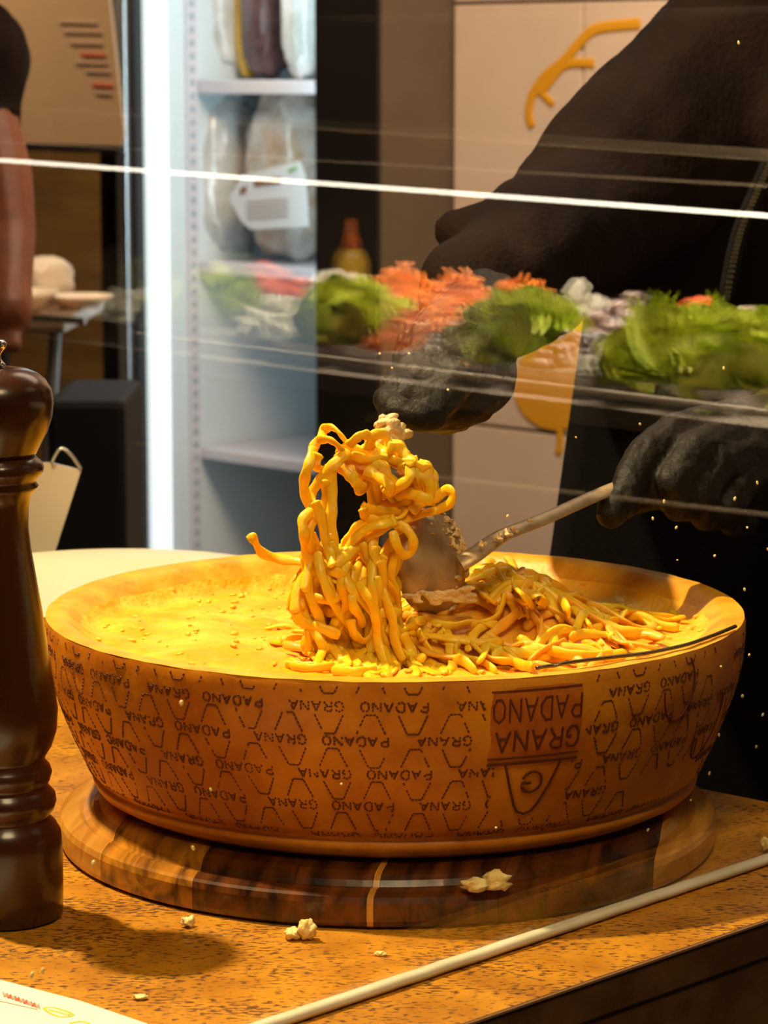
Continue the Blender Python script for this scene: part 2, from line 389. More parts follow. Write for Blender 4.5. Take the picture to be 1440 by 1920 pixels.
# stored bags
M_bag = mat('clear_plastic_bag', (.50, .52, .50), .12, noise_col=(.74, .76, .76), nscale=14, bump=.9, bscale=26, spec=.9, coat=.6)
M_bread = mat('bread_in_bag', (.42, .29, .19), .15, noise_col=(.66, .62, .56), nscale=12, bump=.9, bscale=30, coat=.7)
M_grey = mat('grey_bag', (.24, .27, .30), .12, noise_col=(.55, .58, .6), nscale=16, bump=.9, bscale=24, coat=.8)
M_ybag = mat('yellow_pack', (.70, .42, .04), .3)
M_dbag = mat('dark_wrapped_pack', (.10, .05, .05), .25, noise_col=(.2, .12, .12), nscale=14)
def lump(c, s, m, name, label, cat, group, seed, amp=.10, fr_=9):
    bm = bmesh.new(); bmesh.ops.create_icosphere(bm, subdivisions=4, radius=1)
    for v in bm.verts:
        n = v.co.normalized(); q = Vector([math.copysign(abs(t) ** .7, t) for t in n])
        k = 1 + amp * noise.fractal(n * 2.2 + Vector((seed, seed * 2, 0)), .8, 2, 4)
        k += amp * .4 * abs(noise.noise(n * fr_ + Vector((seed, 0, 0))))
        v.co = Vector((q.x * s[0] * k, q.y * s[1] * k, q.z * s[2] * k))
    zmin = min(v.co.z for v in bm.verts)
    bmesh.ops.transform(bm, matrix=Matrix.Translation(Vector((c[0], c[1], c[2] - zmin))) @ Matrix.Rotation(YAW, 4, 'Z'), verts=bm.verts)
    for f in bm.faces: f.smooth = True
    o = link(name, me_bm(bm), m); center(o); return tag(o, label, cat, group)
def onshelf(x, d, si): 
    q = onA(x, 400, aF + d); return Vector((q.x, q.y, SH[si] + .001))
lump(onshelf(545, .255, 1), (.078, .072, .16), M_bread, 'bread_bag', 'clear bag of sliced bread with a white label on the middle fridge shelf', 'bag', None, 3)
lump(onshelf(430, .23, 1), (.08, .040, .15), M_bag, 'plastic_bag', 'slumped clear plastic bag left of the labelled bread bag', 'bag', None, 8)
lump(onshelf(470, .47, 1), (.07, .08, .19), M_grey, 'plastic_bag', 'grey shiny plastic bag behind the labelled bread bag', 'bag', None, 12)
lump(onshelf(420, .24, 0), (.07, .06, .13), M_bag, 'plastic_bag', 'pale crumpled plastic bag at the left of the top fridge shelf', 'bag', None, 21)
lump(onshelf(505, .25, 0), (.05, .04, .12), M_dbag, 'wrapped_pack', 'dark maroon wrapped pack on the top fridge shelf', 'package', None, 25)
lump(onshelf(468, .24, 0), (.025, .022, .14), M_ybag, 'yellow_pack', 'tall yellow pack on the top fridge shelf', 'package', None, 27, .04)
lump(onshelf(572, .19, 0), (.04, .035, .13), M_bag, 'plastic_bag', 'shiny white plastic bag at the right of the top fridge shelf', 'bag', None, 31)
# bag label
lc = [onA(x, y, aF + .136) for x, y in ((430, 372), (452, 330), (560, 302), (572, 330), (578, 425), (470, 430), (452, 415))]
lb = empty('bag_label', onA(500, 430, aF + .136), 'white printed label on the bread bag in the fridge', 'label')
link('paper', me_bm(slabpoly(lc, U, .002)), mat('label_white', (.66, .68, .70), .4), lb)
def lpart(x0, y0, x1, y1, m, nm):
    q = [onA(x, y, aF + .134) for x, y in ((x0, y0), (x1, y0 - 6), (x1, y1 - 6), (x0, y1))]; link(nm, me_bm(slabpoly(q, U, .0015)), m, lb)
lpart(476, 338, 525, 350, M_choc, 'brown_print'); lpart(540, 318, 556, 324, M_green, 'green_print'); lpart(450, 354, 461, 366, M_choc, 'brown_print')
for k in range(4): lpart(462, 378 + k * 10, 540, 381 + k * 10, M_print, 'text_line')
# ---- hanging menu sheet upper left
ms = empty('menu_sheet', onA(110, 100, aF - .12), 'large beige printed menu sheet hanging at the upper left', 'menu')
q = [onA(x, y, aF - .12) for x, y in ((-160, -120), (196, -120), (205, 0), (232, 250), (226, 274), (-160, 262))]
link('sheet', me_bm(slabpoly(q, U, .006)), M_poster, ms)
for k, (x0, x1, y, m) in enumerate([(110, 180, 38, M_print), (118, 188, 56, M_print), (130, 190, 77, M_print), (150, 196, 99, M_printr), (140, 200, 114, M_print),
                                    (160, 205, 130, M_print), (172, 210, 156, M_printr), (178, 208, 171, M_print)]):
    q = [onA(x, yy, aF - .1235) for x, yy in ((x0, y), (x1, y + 2), (x1, y + 7), (x0, y + 5))]
    link('text_line', me_bm(slabpoly(q, U, .003)), m, ms)
link('bottom_rail', me_bm(slabpoly([onA(x, y, aF - .125) for x, y in ((-160, 262), (226, 274), (226, 288), (-160, 276))], U, .012)), M_black, ms)

# ---- side table with dishes at the left, behind
zt = P(110, 600, 4.6).z
def PF(x, z, F): p = P(x, 600, F); p.z = z; return p
tb = empty('folding_table', (PF(40, 0, 4.7)), 'steel folding table against the olive wall at the left', 'table')
link('tabletop', me_bm(boxm(PF(0, zt - .012, 4.85), (.30, .45, .024), -.05, .004)), mat('table_steel', (.42, .30, .2), .25, metal=.6), tb)
for (x0, x1) in ((104, 30), (-40, 50)):
    for F in (4.68, 5.0):
        link('leg', me_bm(sweep([PF(x0, zt - .02, F), PF(x1, .0, F)], .02, .02, 8)), M_alu, tb)
link('front_rail', me_bm(sweep([PF(48, zt + .004, 4.60), PF(160, zt - .002, 4.60)], .012, .012, 8)), M_chrome, tb)
def bowl(x, F, r, h, m, name, label, cat):
    prof = [(0, .0), (r * .55, 0), (r * .6, .004), (r * .9, h * .7), (r, h), (r * .97, h), (r * .86, h * .7), (r * .5, h * .2), (0, h * .18)]
    c = PF(x, zt, F); o = link(name, me_bm(lathe(prof, c, 48)), m, smooth=True); center(o); return tag(o, label, cat)
bowl(20, 4.78, .085, .035, M_cream, 'serving_bowl', 'pale shallow bowl at the left end of the steel folding table', 'bowl')
bowl(150, 4.85, .06, .022, M_cream, 'small_dish', 'small cream dish at the right end of the steel folding table', 'dish')
lump(PF(85, zt, 4.95), (.05, .04, .04), M_cream, 'folded_cloth', 'pale folded cloth between two dishes on the folding table', 'cloth', None, 44, .08)
# low shelf board with a box under the wall
lump(PF(95, .55, 4.9), (.001, .001, .001), M_black, 'tmp', '', '', None, 1); bpy.data.objects.remove(bpy.data.objects['tmp'])

# ================================================================== COUNTER
e1, e2 = G(1440, 1503, 1.0), G(1316, 1478, 1.0)
ed = (e2 - e1).normalized()
f1, f2 = G(862, 1920, 1.0), G(1440, 1722, 1.0); fd = (f2 - f1).normalized()
def isect(p, d, q, e):
    den = d.x * e.y - d.y * e.x; t = ((q.x - p.x) * e.y - (q.y - p.y) * e.x) / den; return p + d * t
corner = isect(f1, fd, e1, ed)
far = e2 + ed * .85
poly = [f1 - fd * .95, corner, far, far - Vector((1.15, -.12, 0))]
ct = empty('service_counter', ((poly[0] + poly[2]) / 2) - Vector((0, 0, 1)), 'speckled ochre stone counter with a dark brown front under the cheese wheel', 'counter')
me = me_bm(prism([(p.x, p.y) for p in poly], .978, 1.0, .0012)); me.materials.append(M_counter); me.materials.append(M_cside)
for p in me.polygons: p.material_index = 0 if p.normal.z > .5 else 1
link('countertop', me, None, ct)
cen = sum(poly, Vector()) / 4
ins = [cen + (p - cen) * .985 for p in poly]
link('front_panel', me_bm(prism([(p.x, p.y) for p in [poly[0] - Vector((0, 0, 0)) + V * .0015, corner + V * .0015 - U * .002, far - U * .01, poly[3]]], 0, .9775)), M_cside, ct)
link('edge_strip', me_bm(sweep([f1 - fd * .9 + Vector((0, 0, -.0015)), corner - fd * .004 + Vector((0, 0, -.0015))], .0022, .0022, 6)), mat('edge_strip', (.25, .13, .06), .4), ct)

# ---- glass pane
M_glass = glass_mat('clear_glass', ior=1.62)
a0, a1 = .45, corner.dot(U) - .015
gl = empty('glass_screen', AB((a0 + a1) / 2, GB, 1.0), 'tall clear glass sneeze screen standing on the counter before the cheese wheel', 'glass screen')
link('pane', me_bm(box_ab(a0, a1, GB - .004, GB + .001, 1.004, 1.72)), M_glass, gl)
eb = bmesh.new()
N_ = 60
path = [AB(a0 + (a1 - a0) * i / N_, GB - .0015, 1.0032 + .0004 * noise.noise(Vector((i * .9, 0, 0)))) for i in range(N_ + 1)]
link('bottom_seal', me_bm(sweep(path, .0085, .006, 8, n0=Vector((0, 0, 1)))), M_edge, gl, smooth=True, label='pale silicone bead along the foot of the glass')
# specks of grated cheese stuck to the inner face
sp = bmesh.new()
specks = [(1200, 795, 3), (1080, 820, 2), (620, 1002, 2), (712, 663, 3), (767, 663, 3), (840, 731, 3), (1378, 935, 4), (1401, 989, 3), (1268, 989, 3), (1224, 972, 3), (1440, 1030, 3),
          (1420, 905, 3), (1270, 1050, 2), (1340, 1042, 3), (952, 968, 4), (1396, 1105, 3), (1352, 1250, 3), (1392, 1305, 5), (1348, 1378, 3), (1405, 1228, 3), (735, 690, 2),
          (1330, 1450, 3), (340, 1318, 6), (60, 1828, 6), (395, 1480, 3), (362, 1590, 4), (175, 1618, 5), (1295, 1500, 3), (930, 1552, 3), (1290, 1720, 3), (80, 1820, 5), (1385, 80, 3), (1245, 940, 3), (1357, 690, 3), (1430, 1340, 3), (1418, 1400, 3), (640, 1470, 3), (1215, 1556, 3)]
for x, y, r in specks:
    d = ray(x, y); t = (GB + .0018) / d.dot(V); p = CAM + d * t
    if p.z < 1.008: continue
    rr = r * t / FPX * .8; tm = bmesh.new(); bmesh.ops.create_icosphere(tm, subdivisions=1, radius=1)
    e = random.uniform(1, 2.2)
    bmesh.ops.transform(tm, matrix=Matrix.Translation(p) @ Matrix.Rotation(YAW, 4, 'Z') @ Matrix.Rotation(random.uniform(-.8, .8), 4, 'Y') @ Matrix.Diagonal((rr, .0008, rr * e, 1)), verts=tm.verts); add(sp, tm)
link('cheese_specks', me_bm(sp), M_crumb, gl, kind='stuff', label='tiny specks of cheese stuck to the glass')

# ================================================================== BOARD
BC = Vector((.0020, 1.6045, 1.0)); BR = .1945
bdo = empty('wooden_board', BC, 'round stepped hardwood board of dark and pale staves under the cheese wheel', 'board')
prof = [(0, .0005), (BR - .004, .0005), (BR - .001, .002), (BR, .005), (BR, .0145), (BR - .0015, .0175), (BR - .004, .0185), (BR - .012, .0195), (BR - .0145, .0185), (BR - .018, .0185), (BR - .0205, .0215), (BR - .024, .0235), (BR - .030, .0245), (.10, .0255), (0, .0255)]
base = lathe(prof, (0, 0, 0), 128)
bme = bpy.data.meshes.new('board'); base.to_mesh(bme); base.free()
rotb = radians(-10)
def lat_at(px, y): 
    g = G(px, y, 1.018) - BC; return g.x * cos(-rotb) - g.y * sin(-rotb) * -1 if False else (Matrix.Rotation(-rotb, 3, 'Z') @ Vector((g.x, g.y, 0))).x
cuts = [-.3, lat_at(150, 1640), -.075, lat_at(664, 1720), lat_at(690, 1700), .09, lat_at(1213, 1660), .3]
mats_ = [M_wlight, M_wmid, M_wdark, M_wlight, M_wdark, M_wdark, M_wlight]
for i in range(len(cuts) - 1):
    bm = bmesh.new(); bm.from_mesh(bme)
    for xx, nn in ((cuts[i] + .00012, -1), (cuts[i + 1] - .00012, 1)):
        r = bmesh.ops.bisect_plane(bm, geom=bm.verts[:] + bm.edges[:] + bm.faces[:], plane_co=(xx, 0, 0), plane_no=(nn, 0, 0), clear_outer=True)
        es = [g for g in r['geom_cut'] if isinstance(g, bmesh.types.BMEdge)]
        if es: bmesh.ops.holes_fill(bm, edges=es)
    me = me_bm(bm); o = bpy.data.objects.new('stave', me); COL.objects.link(o); me.materials.append(mats_[i]); o.parent = bdo
    o.rotation_euler.z = rotb
    for p in me.polygons: p.use_smooth = False
    if mats_[i] is M_wlight: o['label'] = 'pale sapwood stave'
# ================================================================== CHEESE WHEEL
WC = Vector((.0064, 1.629, 0)); WR = .2082; ZB = 1.0262; ZR = 1.1315; WH = ZR - ZB
wh = empty('hollowed_cheese', (WC.x, WC.y, ZB), 'hollowed half wheel of hard yellow cheese with pin-dotted branded rind', 'cheese')
OUT = [(.0, .172), (.004, .1795), (.0095, .1825), (.0115, .1798), (.0135, .1800), (.016, .1843), (.022, .1868), (.035, .1927), (.050, .1986), (.065, .2035), (.080, .2068), (.094, .2081), (.1035, .2079), (.1053, .2070)]
def rad(z):
    z = max(0, min(WH, z))
    for (z0, r0), (z1, r1) in zip(OUT[:-1], OUT[1:]):
        if z <= z1: return r0 + (r1 - r0) * (z - z0) / (z1 - z0)
    return OUT[-1][1]
SEG = 220
def wobble(a): return .0006 * noise.noise(Vector((cos(a) * 2, sin(a) * 2, 3)))
bm = bmesh.new(); rings = []
zs = [0, .002, .004, .007, .010, .0112, .0125, .014, .016, .019, .022] + [.022 + (WH - .022) * k / 26 for k in range(1, 27)]
for z in zs:
    ring = []
    for i in range(SEG):
        a = 2 * pi * i / SEG; r = rad(z) + wobble(a) + .0005 * noise.noise(Vector((cos(a) * 9, sin(a) * 9, z * 60)))
        zz = z if z < WH - 1e-6 else z + .0004 * noise.noise(Vector((cos(a) * 14, sin(a) * 14, 1)))
        ring.append(bm.verts.new((r * sin(a), -r * cos(a), zz)))
    rings.append(ring)
bm.faces.new(rings[0])
for A, B in zip(rings[:-1], rings[1:]):
    for i in range(SEG): bm.faces.new((A[i], A[(i + 1) % SEG], B[(i + 1) % SEG], B[i]))
bmesh.ops.recalc_face_normals(bm, faces=bm.faces)
me = me_bm(bm); me.transform(Matrix.Translation((WC.x, WC.y, ZB))); link('rind', me, M_rind, wh, smooth=True)
# inside: rim lip, inner wall, paste floor
def floor_z(x, y):
    """height above ZR of the hollowed surface (local x,y)"""
    r = math.hypot(x, y); rr = r / WR
    d = -.0165
    if rr > .955: f = 0
    else:
        t = min(1, (.955 - rr) / .11); f = t * t * (3 - 2 * t)
    back = .5 + .5 * (y / WR)
    h = d * f * (.42 + .85 * back)
    amp = f * .0034
    h += amp * noise.fractal(Vector((x * 24, y * 24, 2)), .95, 2.0, 5) + f * .0010 * noise.noise(Vector((x * 130, y * 90, 5)))
    # creamy mounds to the left and right
    for mx, my, ms, mh in ((-.135, .03, .045, .0035), (-.10, -.09, .05, .0035), (.15, -.02, .045, .006), (.13, .05, .03, .004), (.02, -.16, .06, .004), (-.05, -.14, .05, .003)):
        q = ((x - mx) ** 2 + (y - my) ** 2) / ms ** 2
        h += f * mh * math.exp(-q) * (1 + .5 * noise.noise(Vector((x * 90, y * 90, 8))))
    return h
bm = bmesh.new(); rings = []
rs = [WR * .9955, WR * .99, WR * .98, WR * .97, WR * .955] + [WR * .955 * (1 - k / 66) for k in range(1, 66)]
S2 = 240
for k, r in enumerate(rs):
    ring = []
    for i in range(S2):
        a = 2 * pi * i / S2; rr = r + (wobble(a) if k < 5 else 0)
        x, y = rr * sin(a), -rr * cos(a)
        zz = WH + (.0004 * noise.noise(Vector((cos(a) * 14, sin(a) * 14, 1))) if k < 1 else .0006 * noise.noise(Vector((x * 60, y * 60, 1)))) + floor_z(x, y)
        ring.append(bm.verts.new((x, y, zz)))
    rings.append(ring)
cv = bm.verts.new((0, 0, WH + floor_z(0, 0)))
for A, B in zip(rings[:-1], rings[1:]):
    for i in range(S2): bm.faces.new((A[i], A[(i + 1) % S2], B[(i + 1) % S2], B[i]))
for i in range(S2): bm.faces.new((rings[-1][i], rings[-1][(i + 1) % S2], cv))
bmesh.ops.recalc_face_normals(bm, faces=bm.faces)
me = me_bm(bm)
me.materials.append(M_cheese); me.materials.append(M_rimcut)
for p in me.polygons:
    if math.hypot(p.center.x, p.center.y) > WR * .90: p.material_index = 1
me.transform(Matrix.Translation((WC.x, WC.y, ZB))); link('paste_floor', me, M_cheese, wh, smooth=True, label='rough golden paste scraped into a shallow bowl')
def zpaste(p): return ZR + floor_z(p[0] - WC.x, p[1] - WC.y)
# crumbs of paste around the bowl
bm = bmesh.new()
for k in range(300):
    a = random.uniform(0, 2 * pi); r = WR * math.sqrt(random.uniform(.03, .80)); x, y = r * sin(a), -r * cos(a)
    s = random.uniform(.0005, .0019) * (1.3 if random.random() < .1 else 1)
    t = bmesh.new(); bmesh.ops.create_icosphere(t, subdivisions=1, radius=s)
    for v in t.verts: v.co *= random.uniform(.6, 1.3)
    bmesh.ops.transform(t, matrix=Matrix.Translation((WC.x + x, WC.y + y, ZR + floor_z(x, y) + s * .3)) @ Matrix.Rotation(random.uniform(0, 6), 4, 'Z') @ Matrix.Diagonal((1.8, 1, .7, 1)), verts=t.verts); add(bm, t)
link('paste_crumbs', me_bm(bm), mat('loose_paste', (.95, .56, .05), .45), wh, smooth=True, kind='stuff')

# ---- rind markings
FONT = {'G': [[(.95, .8), (.7, 1), (.3, 1), (.05, .7), (.05, .3), (.3, 0), (.7, 0), (.95, .2), (.95, .48), (.6, .48)]],
        'R': [[(.05, 0), (.05, 1), (.65, 1), (.92, .78), (.65, .52), (.05, .52)], [(.5, .5), (.95, 0)]],
        'A': [[(0, 0), (.5, 1), (1, 0)], [(.2, .35), (.8, .35)]],
        'N': [[(.05, 0), (.05, 1), (.95, 0), (.95, 1)]],
        'P': [[(.05, 0), (.05, 1), (.65, 1), (.92, .75), (.65, .48), (.05, .48)]],
        'D': [[(.05, 0), (.05, 1), (.55, 1), (.95, .7), (.95, .3), (.55, 0), (.05, 0)]],
        'O': [[(.5, 1), (.9, .8), (.95, .3), (.7, 0), (.3, 0), (.05, .3), (.1, .8), (.5, 1)]]}
def surf(s, z, off=0):
    """s: arc length to the right seen from the camera; z: height over wheel base"""
    a = s / WR; r = rad(z) + wobble(a) + off
    return Vector((WC.x + r * sin(a), WC.y - r * cos(a), ZB + z))
MK = []; MKF = []
def dab(s, z, ds, dz, L, Wd, off=.00035):
    """little raised dash centred at s,z along direction (ds,dz)"""
    n = math.hypot(ds, dz) or 1; ds, dz = ds / n, dz / n; i0 = len(MK)
    for sgn, o in ((1, .0), (1, off)):
        k = 1 if o == 0 else .8
        for (u, w) in ((-1, -1), (1, -1), (1, 1), (-1, 1)):
            MK.append(surf(s + ds * u * L / 2 * k - dz * w * Wd / 2 * k, z + dz * u * L / 2 * k + ds * w * Wd / 2 * k, o))
    MKF.extend([(i0 + 4, i0 + 5, i0 + 6, i0 + 7)] + [(i0 + q, i0 + (q + 1) % 4, i0 + 4 + (q + 1) % 4, i0 + 4 + q) for q in range(4)])
def inlogo(s, z): return .0475 < s < .1085 and z > WH - .083 and not (z < WH - .05 and (s < .055 or s > .102))
def dashed(pts, step, L, Wd, skip=.04):
    for p, q in zip(pts[:-1], pts[1:]):
        d = math.hypot(q[0] - p[0], q[1] - p[1]); n = max(1, int(round(d / step)))
        for k in range(n):
            t = (k + .5) / n; s, z = p[0] + (q[0] - p[0]) * t, p[1] + (q[1] - p[1]) * t
            if z > WH - .0022 or z < .013 or random.random() < skip or inlogo(s, z): continue
            dab(s, z, q[0] - p[0], q[1] - p[1], L, Wd)
def word(txt, s0, z0, w, h, step, L, Wd, skip=.05):
    """upside-down (turned half round) word: starts at right end s0, runs left"""
    for k, c in enumerate(txt):
        for st_ in FONT[c]:
            dashed([(s0 - k * w * 1.32 - u * w, z0 + (1 - v) * h) for u, v in st_], step, L, Wd, skip)
PER, ROW = .0447, .0193
for r in range(6):
    zc = WH - .0135 - r * ROW                # centre of the text row
    shift = (r * .53) % 1
    n0 = int(-.40 / PER) - 1
    for k in range(n0, -n0 + 1):
        s = k * PER + shift * PER * (1 if True else 0)
        if s > .125 and random.random() < .25: continue
        if zc > .014: word('GRANA' if (k + r) % 2 else 'PADANO', s + PER * .38, zc - .0026, .0047, .0053, .0016, .00135, .00115)
        # trapezoids below the text row (and above the first)
        for zz in ([zc + .0125] if r == 0 else []) + [zc - ROW * .5]:
            sd = s + PER * .20; hh = .0054; ww = .0078
            dashed([(sd - ww, zz + hh), (sd - ww * .38, zz - hh), (sd + ww * .38, zz - hh), (sd + ww, zz + hh)], .0022, .0018, .00105)
            sd += PER * .5
            dashed([(sd - ww, zz - hh), (sd - ww * .38, zz + hh), (sd + ww * .38, zz + hh), (sd + ww, zz - hh)], .0022, .0018, .00105)
me = bpy.data.meshes.new('marks'); me.from_pydata(MK, [], MKF); link('pin_dot_marks', me, M_mark, wh, kind='stuff', label='dark pin-dotted words and trapezoids stamped round the rind')
# brand stamp: stained patch, lettering, bars, rounded triangle
stamp_n = 26
def patch(s0, s1, z0, z1, off, m, name, label=None):
    bm = bmesh.new(); nx, nz = stamp_n, 12; g = [[bm.verts.new(surf(s0 + (s1 - s0) * i / nx, z0 + (z1 - z0) * j / nz, off if 0 < i < nx and 0 < j < nz else 0)) for i in range(nx + 1)] for j in range(nz + 1)]
    for j in range(nz):
        for i in range(nx): bm.faces.new((g[j][i], g[j][i + 1], g[j + 1][i + 1], g[j + 1][i]))
    link(name, me_bm(bm), m, wh, smooth=True, label=label)
patch(.0505, .1045, WH - .046, WH - .005, .00030, M_stain, 'stained_patch', 'reddish brown stained square behind the brand lettering')
MK = []; MKF = []
def solid(pts, w): 
    for p, q in zip(pts[:-1], pts[1:]):
        d = math.hypot(q[0] - p[0], q[1] - p[1]); n = max(1, int(d / .0012))
        for k in range(n):
            t = (k + .5) / n; dab(p[0] + (q[0] - p[0]) * t, p[1] + (q[1] - p[1]) * t, q[0] - p[0], q[1] - p[1], d / n * 1.5, w, .00085)
def bigword(txt, s0, s1, z0, h, w):
    n = len(txt); cw = (s0 - s1) / n
    for k, c in enumerate(txt):
        for st_ in FONT[c]: solid([(s0 - k * cw - u * cw * .76, z0 + (1 - v) * h) for u, v in st_], w)
M_ink = mat('brand_ink', (.12, .020, .005), .6)
def flush(name, label=None):
    global MK, MKF
    me = bpy.data.meshes.new(name); me.from_pydata(MK, [], MKF); link(name, me, M_ink, wh, label=label); MK = []; MKF = []
def letters(txt, s0, s1, z0, h, w):
    n = len(txt); cw = (s0 - s1) / n
    for k, c in enumerate(txt):
        for st_ in FONT[c]: solid([(s0 - k * cw - u * cw * .76, z0 + (1 - v) * h) for u, v in st_], w)
        flush('brand_letter')
letters('GRANA', .1035, .0515, WH - .0405, .0115, .0014)
letters('PADANO', .1035, .0495, WH - .0235, .0125, .0010)
solid([(.0505, WH - .0445), (.1045, WH - .0445)], .0010); flush('brand_bar')
solid([(.0505, WH - .0480), (.1045, WH - .0480)], .0013); flush('brand_bar')
solid([(.051, WH - .0065), (.103, WH - .0065)], .0007); flush('brand_bar')
tri = [(.0610, WH - .0485), (.0655, WH - .062), (.0700, WH - .0735), (.0730, WH - .0778), (.0775, WH - .0795), (.0820, WH - .0778), (.0850, WH - .0735), (.0900, WH - .062), (.0945, WH - .0485)]
solid(tri, .0013); flush('rounded_triangle')
cx, cz = .0785, WH - .060
solid([(cx + .0062 * cos(t), cz + .0062 * sin(t)) for t in [pi * .85 - 2 * pi * .86 * k / 18 + 0 for k in range(19)]], .0014)
solid([(cx - .0060, cz - .0005), (cx - .0005, cz - .0005)], .0013); flush('brand_letter')
# oval outlines further right
for (so, zo, rw, rh) in ((.178, WH - .018, .014, .020), (.225, WH - .048, .016, .022)):
    solid([(so + rw * cos(t), zo + rh * sin(t)) for t in [-pi * .98 + 2 * pi * .62 * k / 22 for k in range(23)] if zo + rh * sin(t) < WH - .003], .0008); flush('oval_stamp')

# ================================================================== PASTA
def noodle(pts, par, w=.0066, h=.0032, tw=None, m=None, n=7, seg=8):
    path = catmull(pts, n)
    bm = sweep(path, w, h, seg, twist=random.uniform(-2.2, 2.2) if tw is None else tw, n0=Vector((random.uniform(-.4, .4), -1, random.uniform(-.2, .5))),
               taper=lambda t: (.55 if t in (0, 1) else 1) * (1 + .10 * sin(t * 25 + w * 9000)))
    me = me_bm(bm); return link('noodle', me, m or M_noodle, par, smooth=True)
pl = empty('lifted_pasta', P(690, 1250, 1.50), 'tall tangle of glossy yellow noodles being lifted on the upper spoon', 'pasta')
keys = [
 [(604,827),(606,808),(616,801),(628,804),(641,818),(656,838)], [(586,842),(597,826),(615,824),(632,834),(646,851)],
 [(588,838),(582,863),(574,886),(570,912),(576,940),(586,962)], [(586,955),(568,976),(571,1004),(574,1030),(580,1060),(572,1110)],
 [(655,846),(627,870),(604,896),(585,924),(588,950)], [(590,940),(599,962),(611,1009),(618,1035),(623,1062)],
 [(608,900),(612,925),(604,952),(590,968),(580,1000),(586,1040)], [(623,878),(622,915),(623,945),(621,975),(624,1010),(625,1040),(621,1068)],
 [(672,878),(692,887),(703,905),(706,930),(702,960)], [(693,842),(696,824),(708,814),(723,818),(730,839),(720,850)],
 [(653,836),(670,821),(684,815),(693,822),(684,845)], [(658,852),(691,862),(719,858),(752,866),(778,868)],
 [(727,839),(748,840),(762,858),(776,870)], [(680,872),(710,880),(736,898),(752,910)], [(684,880),(712,895),(731,912),(724,928)],
 [(767,870),(768,895),(748,912),(727,926),(740,942)], [(765,872),(786,880),(801,876),(808,893),(810,922),(795,940)],
 [(776,880),(788,898),(791,922),(778,942)], [(770,960),(790,943),(819,931),(838,919),(849,927),(842,945),(814,958)],
 [(820,956),(776,968),(752,976),(724,981),(691,990),(668,1007),(650,1030),(640,1055)], [(712,948),(740,944),(768,935)],
 [(677,950),(700,958),(724,958),(750,964)], [(738,978),(760,990),(774,1011),(772,1033),(758,1041),(744,1022),(736,995)],
 [(694,974),(672,988),(656,1010),(644,1030),(630,1062)], [(742,974),(720,988),(691,1004),(668,1026),(640,1052),(622,1075)],
 [(680,953),(688,970),(712,976),(740,972)], [(700,955),(716,970),(742,980),(752,1000)], [(745,950),(760,958),(748,972),(728,974)],
 [(640,842),(660,862),(690,874),(716,876)], [(625,856),(648,870),(668,884),(676,905)], [(598,850),(590,872),(606,880),(622,868)],
 [(700,846),(728,852),(750,856),(764,874)], [(650,835),(676,846),(702,848),(730,846)], [(740,930),(765,925),(790,932),(812,938)],
 [(632,870),(652,888),(668,905),(684,915)], [(655,872),(664,895),(676,922),(690,905)], [(755,868),(765,884),(785,905),(800,930)],
 # lower bundle
 [(553,1149),(555,1110),(570,1082),(596,1069),(625,1071),(652,1089),(664,1119),(645,1162),(628,1186)],
 [(553,1149),(572,1168),(605,1179),(638,1192)], [(560,1150),(566,1108),(577,1070),(576,1040)], [(669,1092),(691,1123),(704,1158),(708,1201),(720,1244),(724,1266)],
 [(656,1160),(664,1188),(682,1202),(698,1186),(704,1160)], [(742,1035),(733,1080),(742,1115),(728,1142),(714,1152)], [(712,1150),(736,1148),(750,1150)],
 [(636,1188),(652,1226),(674,1252),(695,1268),(712,1262)], [(610,1214),(640,1222),(652,1244),(646,1254)], [(544,1248),(583,1253),(628,1248)],
 [(622,1256),(668,1260),(712,1256)], [(755,1188),(772,1220),(786,1250),(820,1266)], [(752,1205),(768,1236),(782,1268)], [(770,1200),(800,1232),(835,1262)],
 [(744,1210),(740,1245),(726,1270)], [(700,1060),(690,1100),(700,1140),(716,1170),(722,1210),(738,1250)], [(680,1050),(664,1080),(670,1120),(690,1150),(696,1200),(690,1240)],
 [(650,1050),(640,1090),(650,1130),(640,1170),(650,1215),(672,1250)], [(625,1060),(612,1090),(620,1130),(606,1165),(616,1200),(640,1236)],
 [(600,1062),(590,1100),(600,1140),(590,1175),(602,1205),(625,1230)], [(720,1040),(708,1080),(722,1120),(736,1160),(740,1200),(756,1240)],
 [(735,1010),(722,1050),(704,1090),(712,1130),(724,1165)], [(706,990),(700,1030),(712,1070),(704,1110),(690,1140)], [(590,1060),(604,1030),(640,1062),(668,1040),(690,1010)],
 [(640,1075),(656,1100),(648,1140),(664,1175),(680,1225)], [(574,1165),(590,1190),(580,1215),(600,1240),(640,1250)], [(600,1225),(620,1205),(648,1210),(655,1235)],
 [(660,1225),(690,1215),(706,1230),(700,1258)], [(590,1200),(606,1226),(640,1240),(668,1236)], [(690,1060),(676,1100),(690,1130),(676,1170),(690,1210)],
 [(466,1014),(476,1010),(488,1034),(520,1047),(556,1052),(585,1054)], [(572,1040),(576,1080),(585,1110),(575,1140)],
 [(584,1000),(594,1030),(612,1060),(632,1090),(660,1100)], [(560,1085),(590,1100),(625,1098),(650,1120)], [(566,1150),(595,1140),(625,1150),(645,1140)], [(640,1105),(625,1125),(590,1120),(572,1105)],
]
def dz(x, y): return 1.50 + .010 * noise.noise(Vector((x * .012, y * .012, 4)))
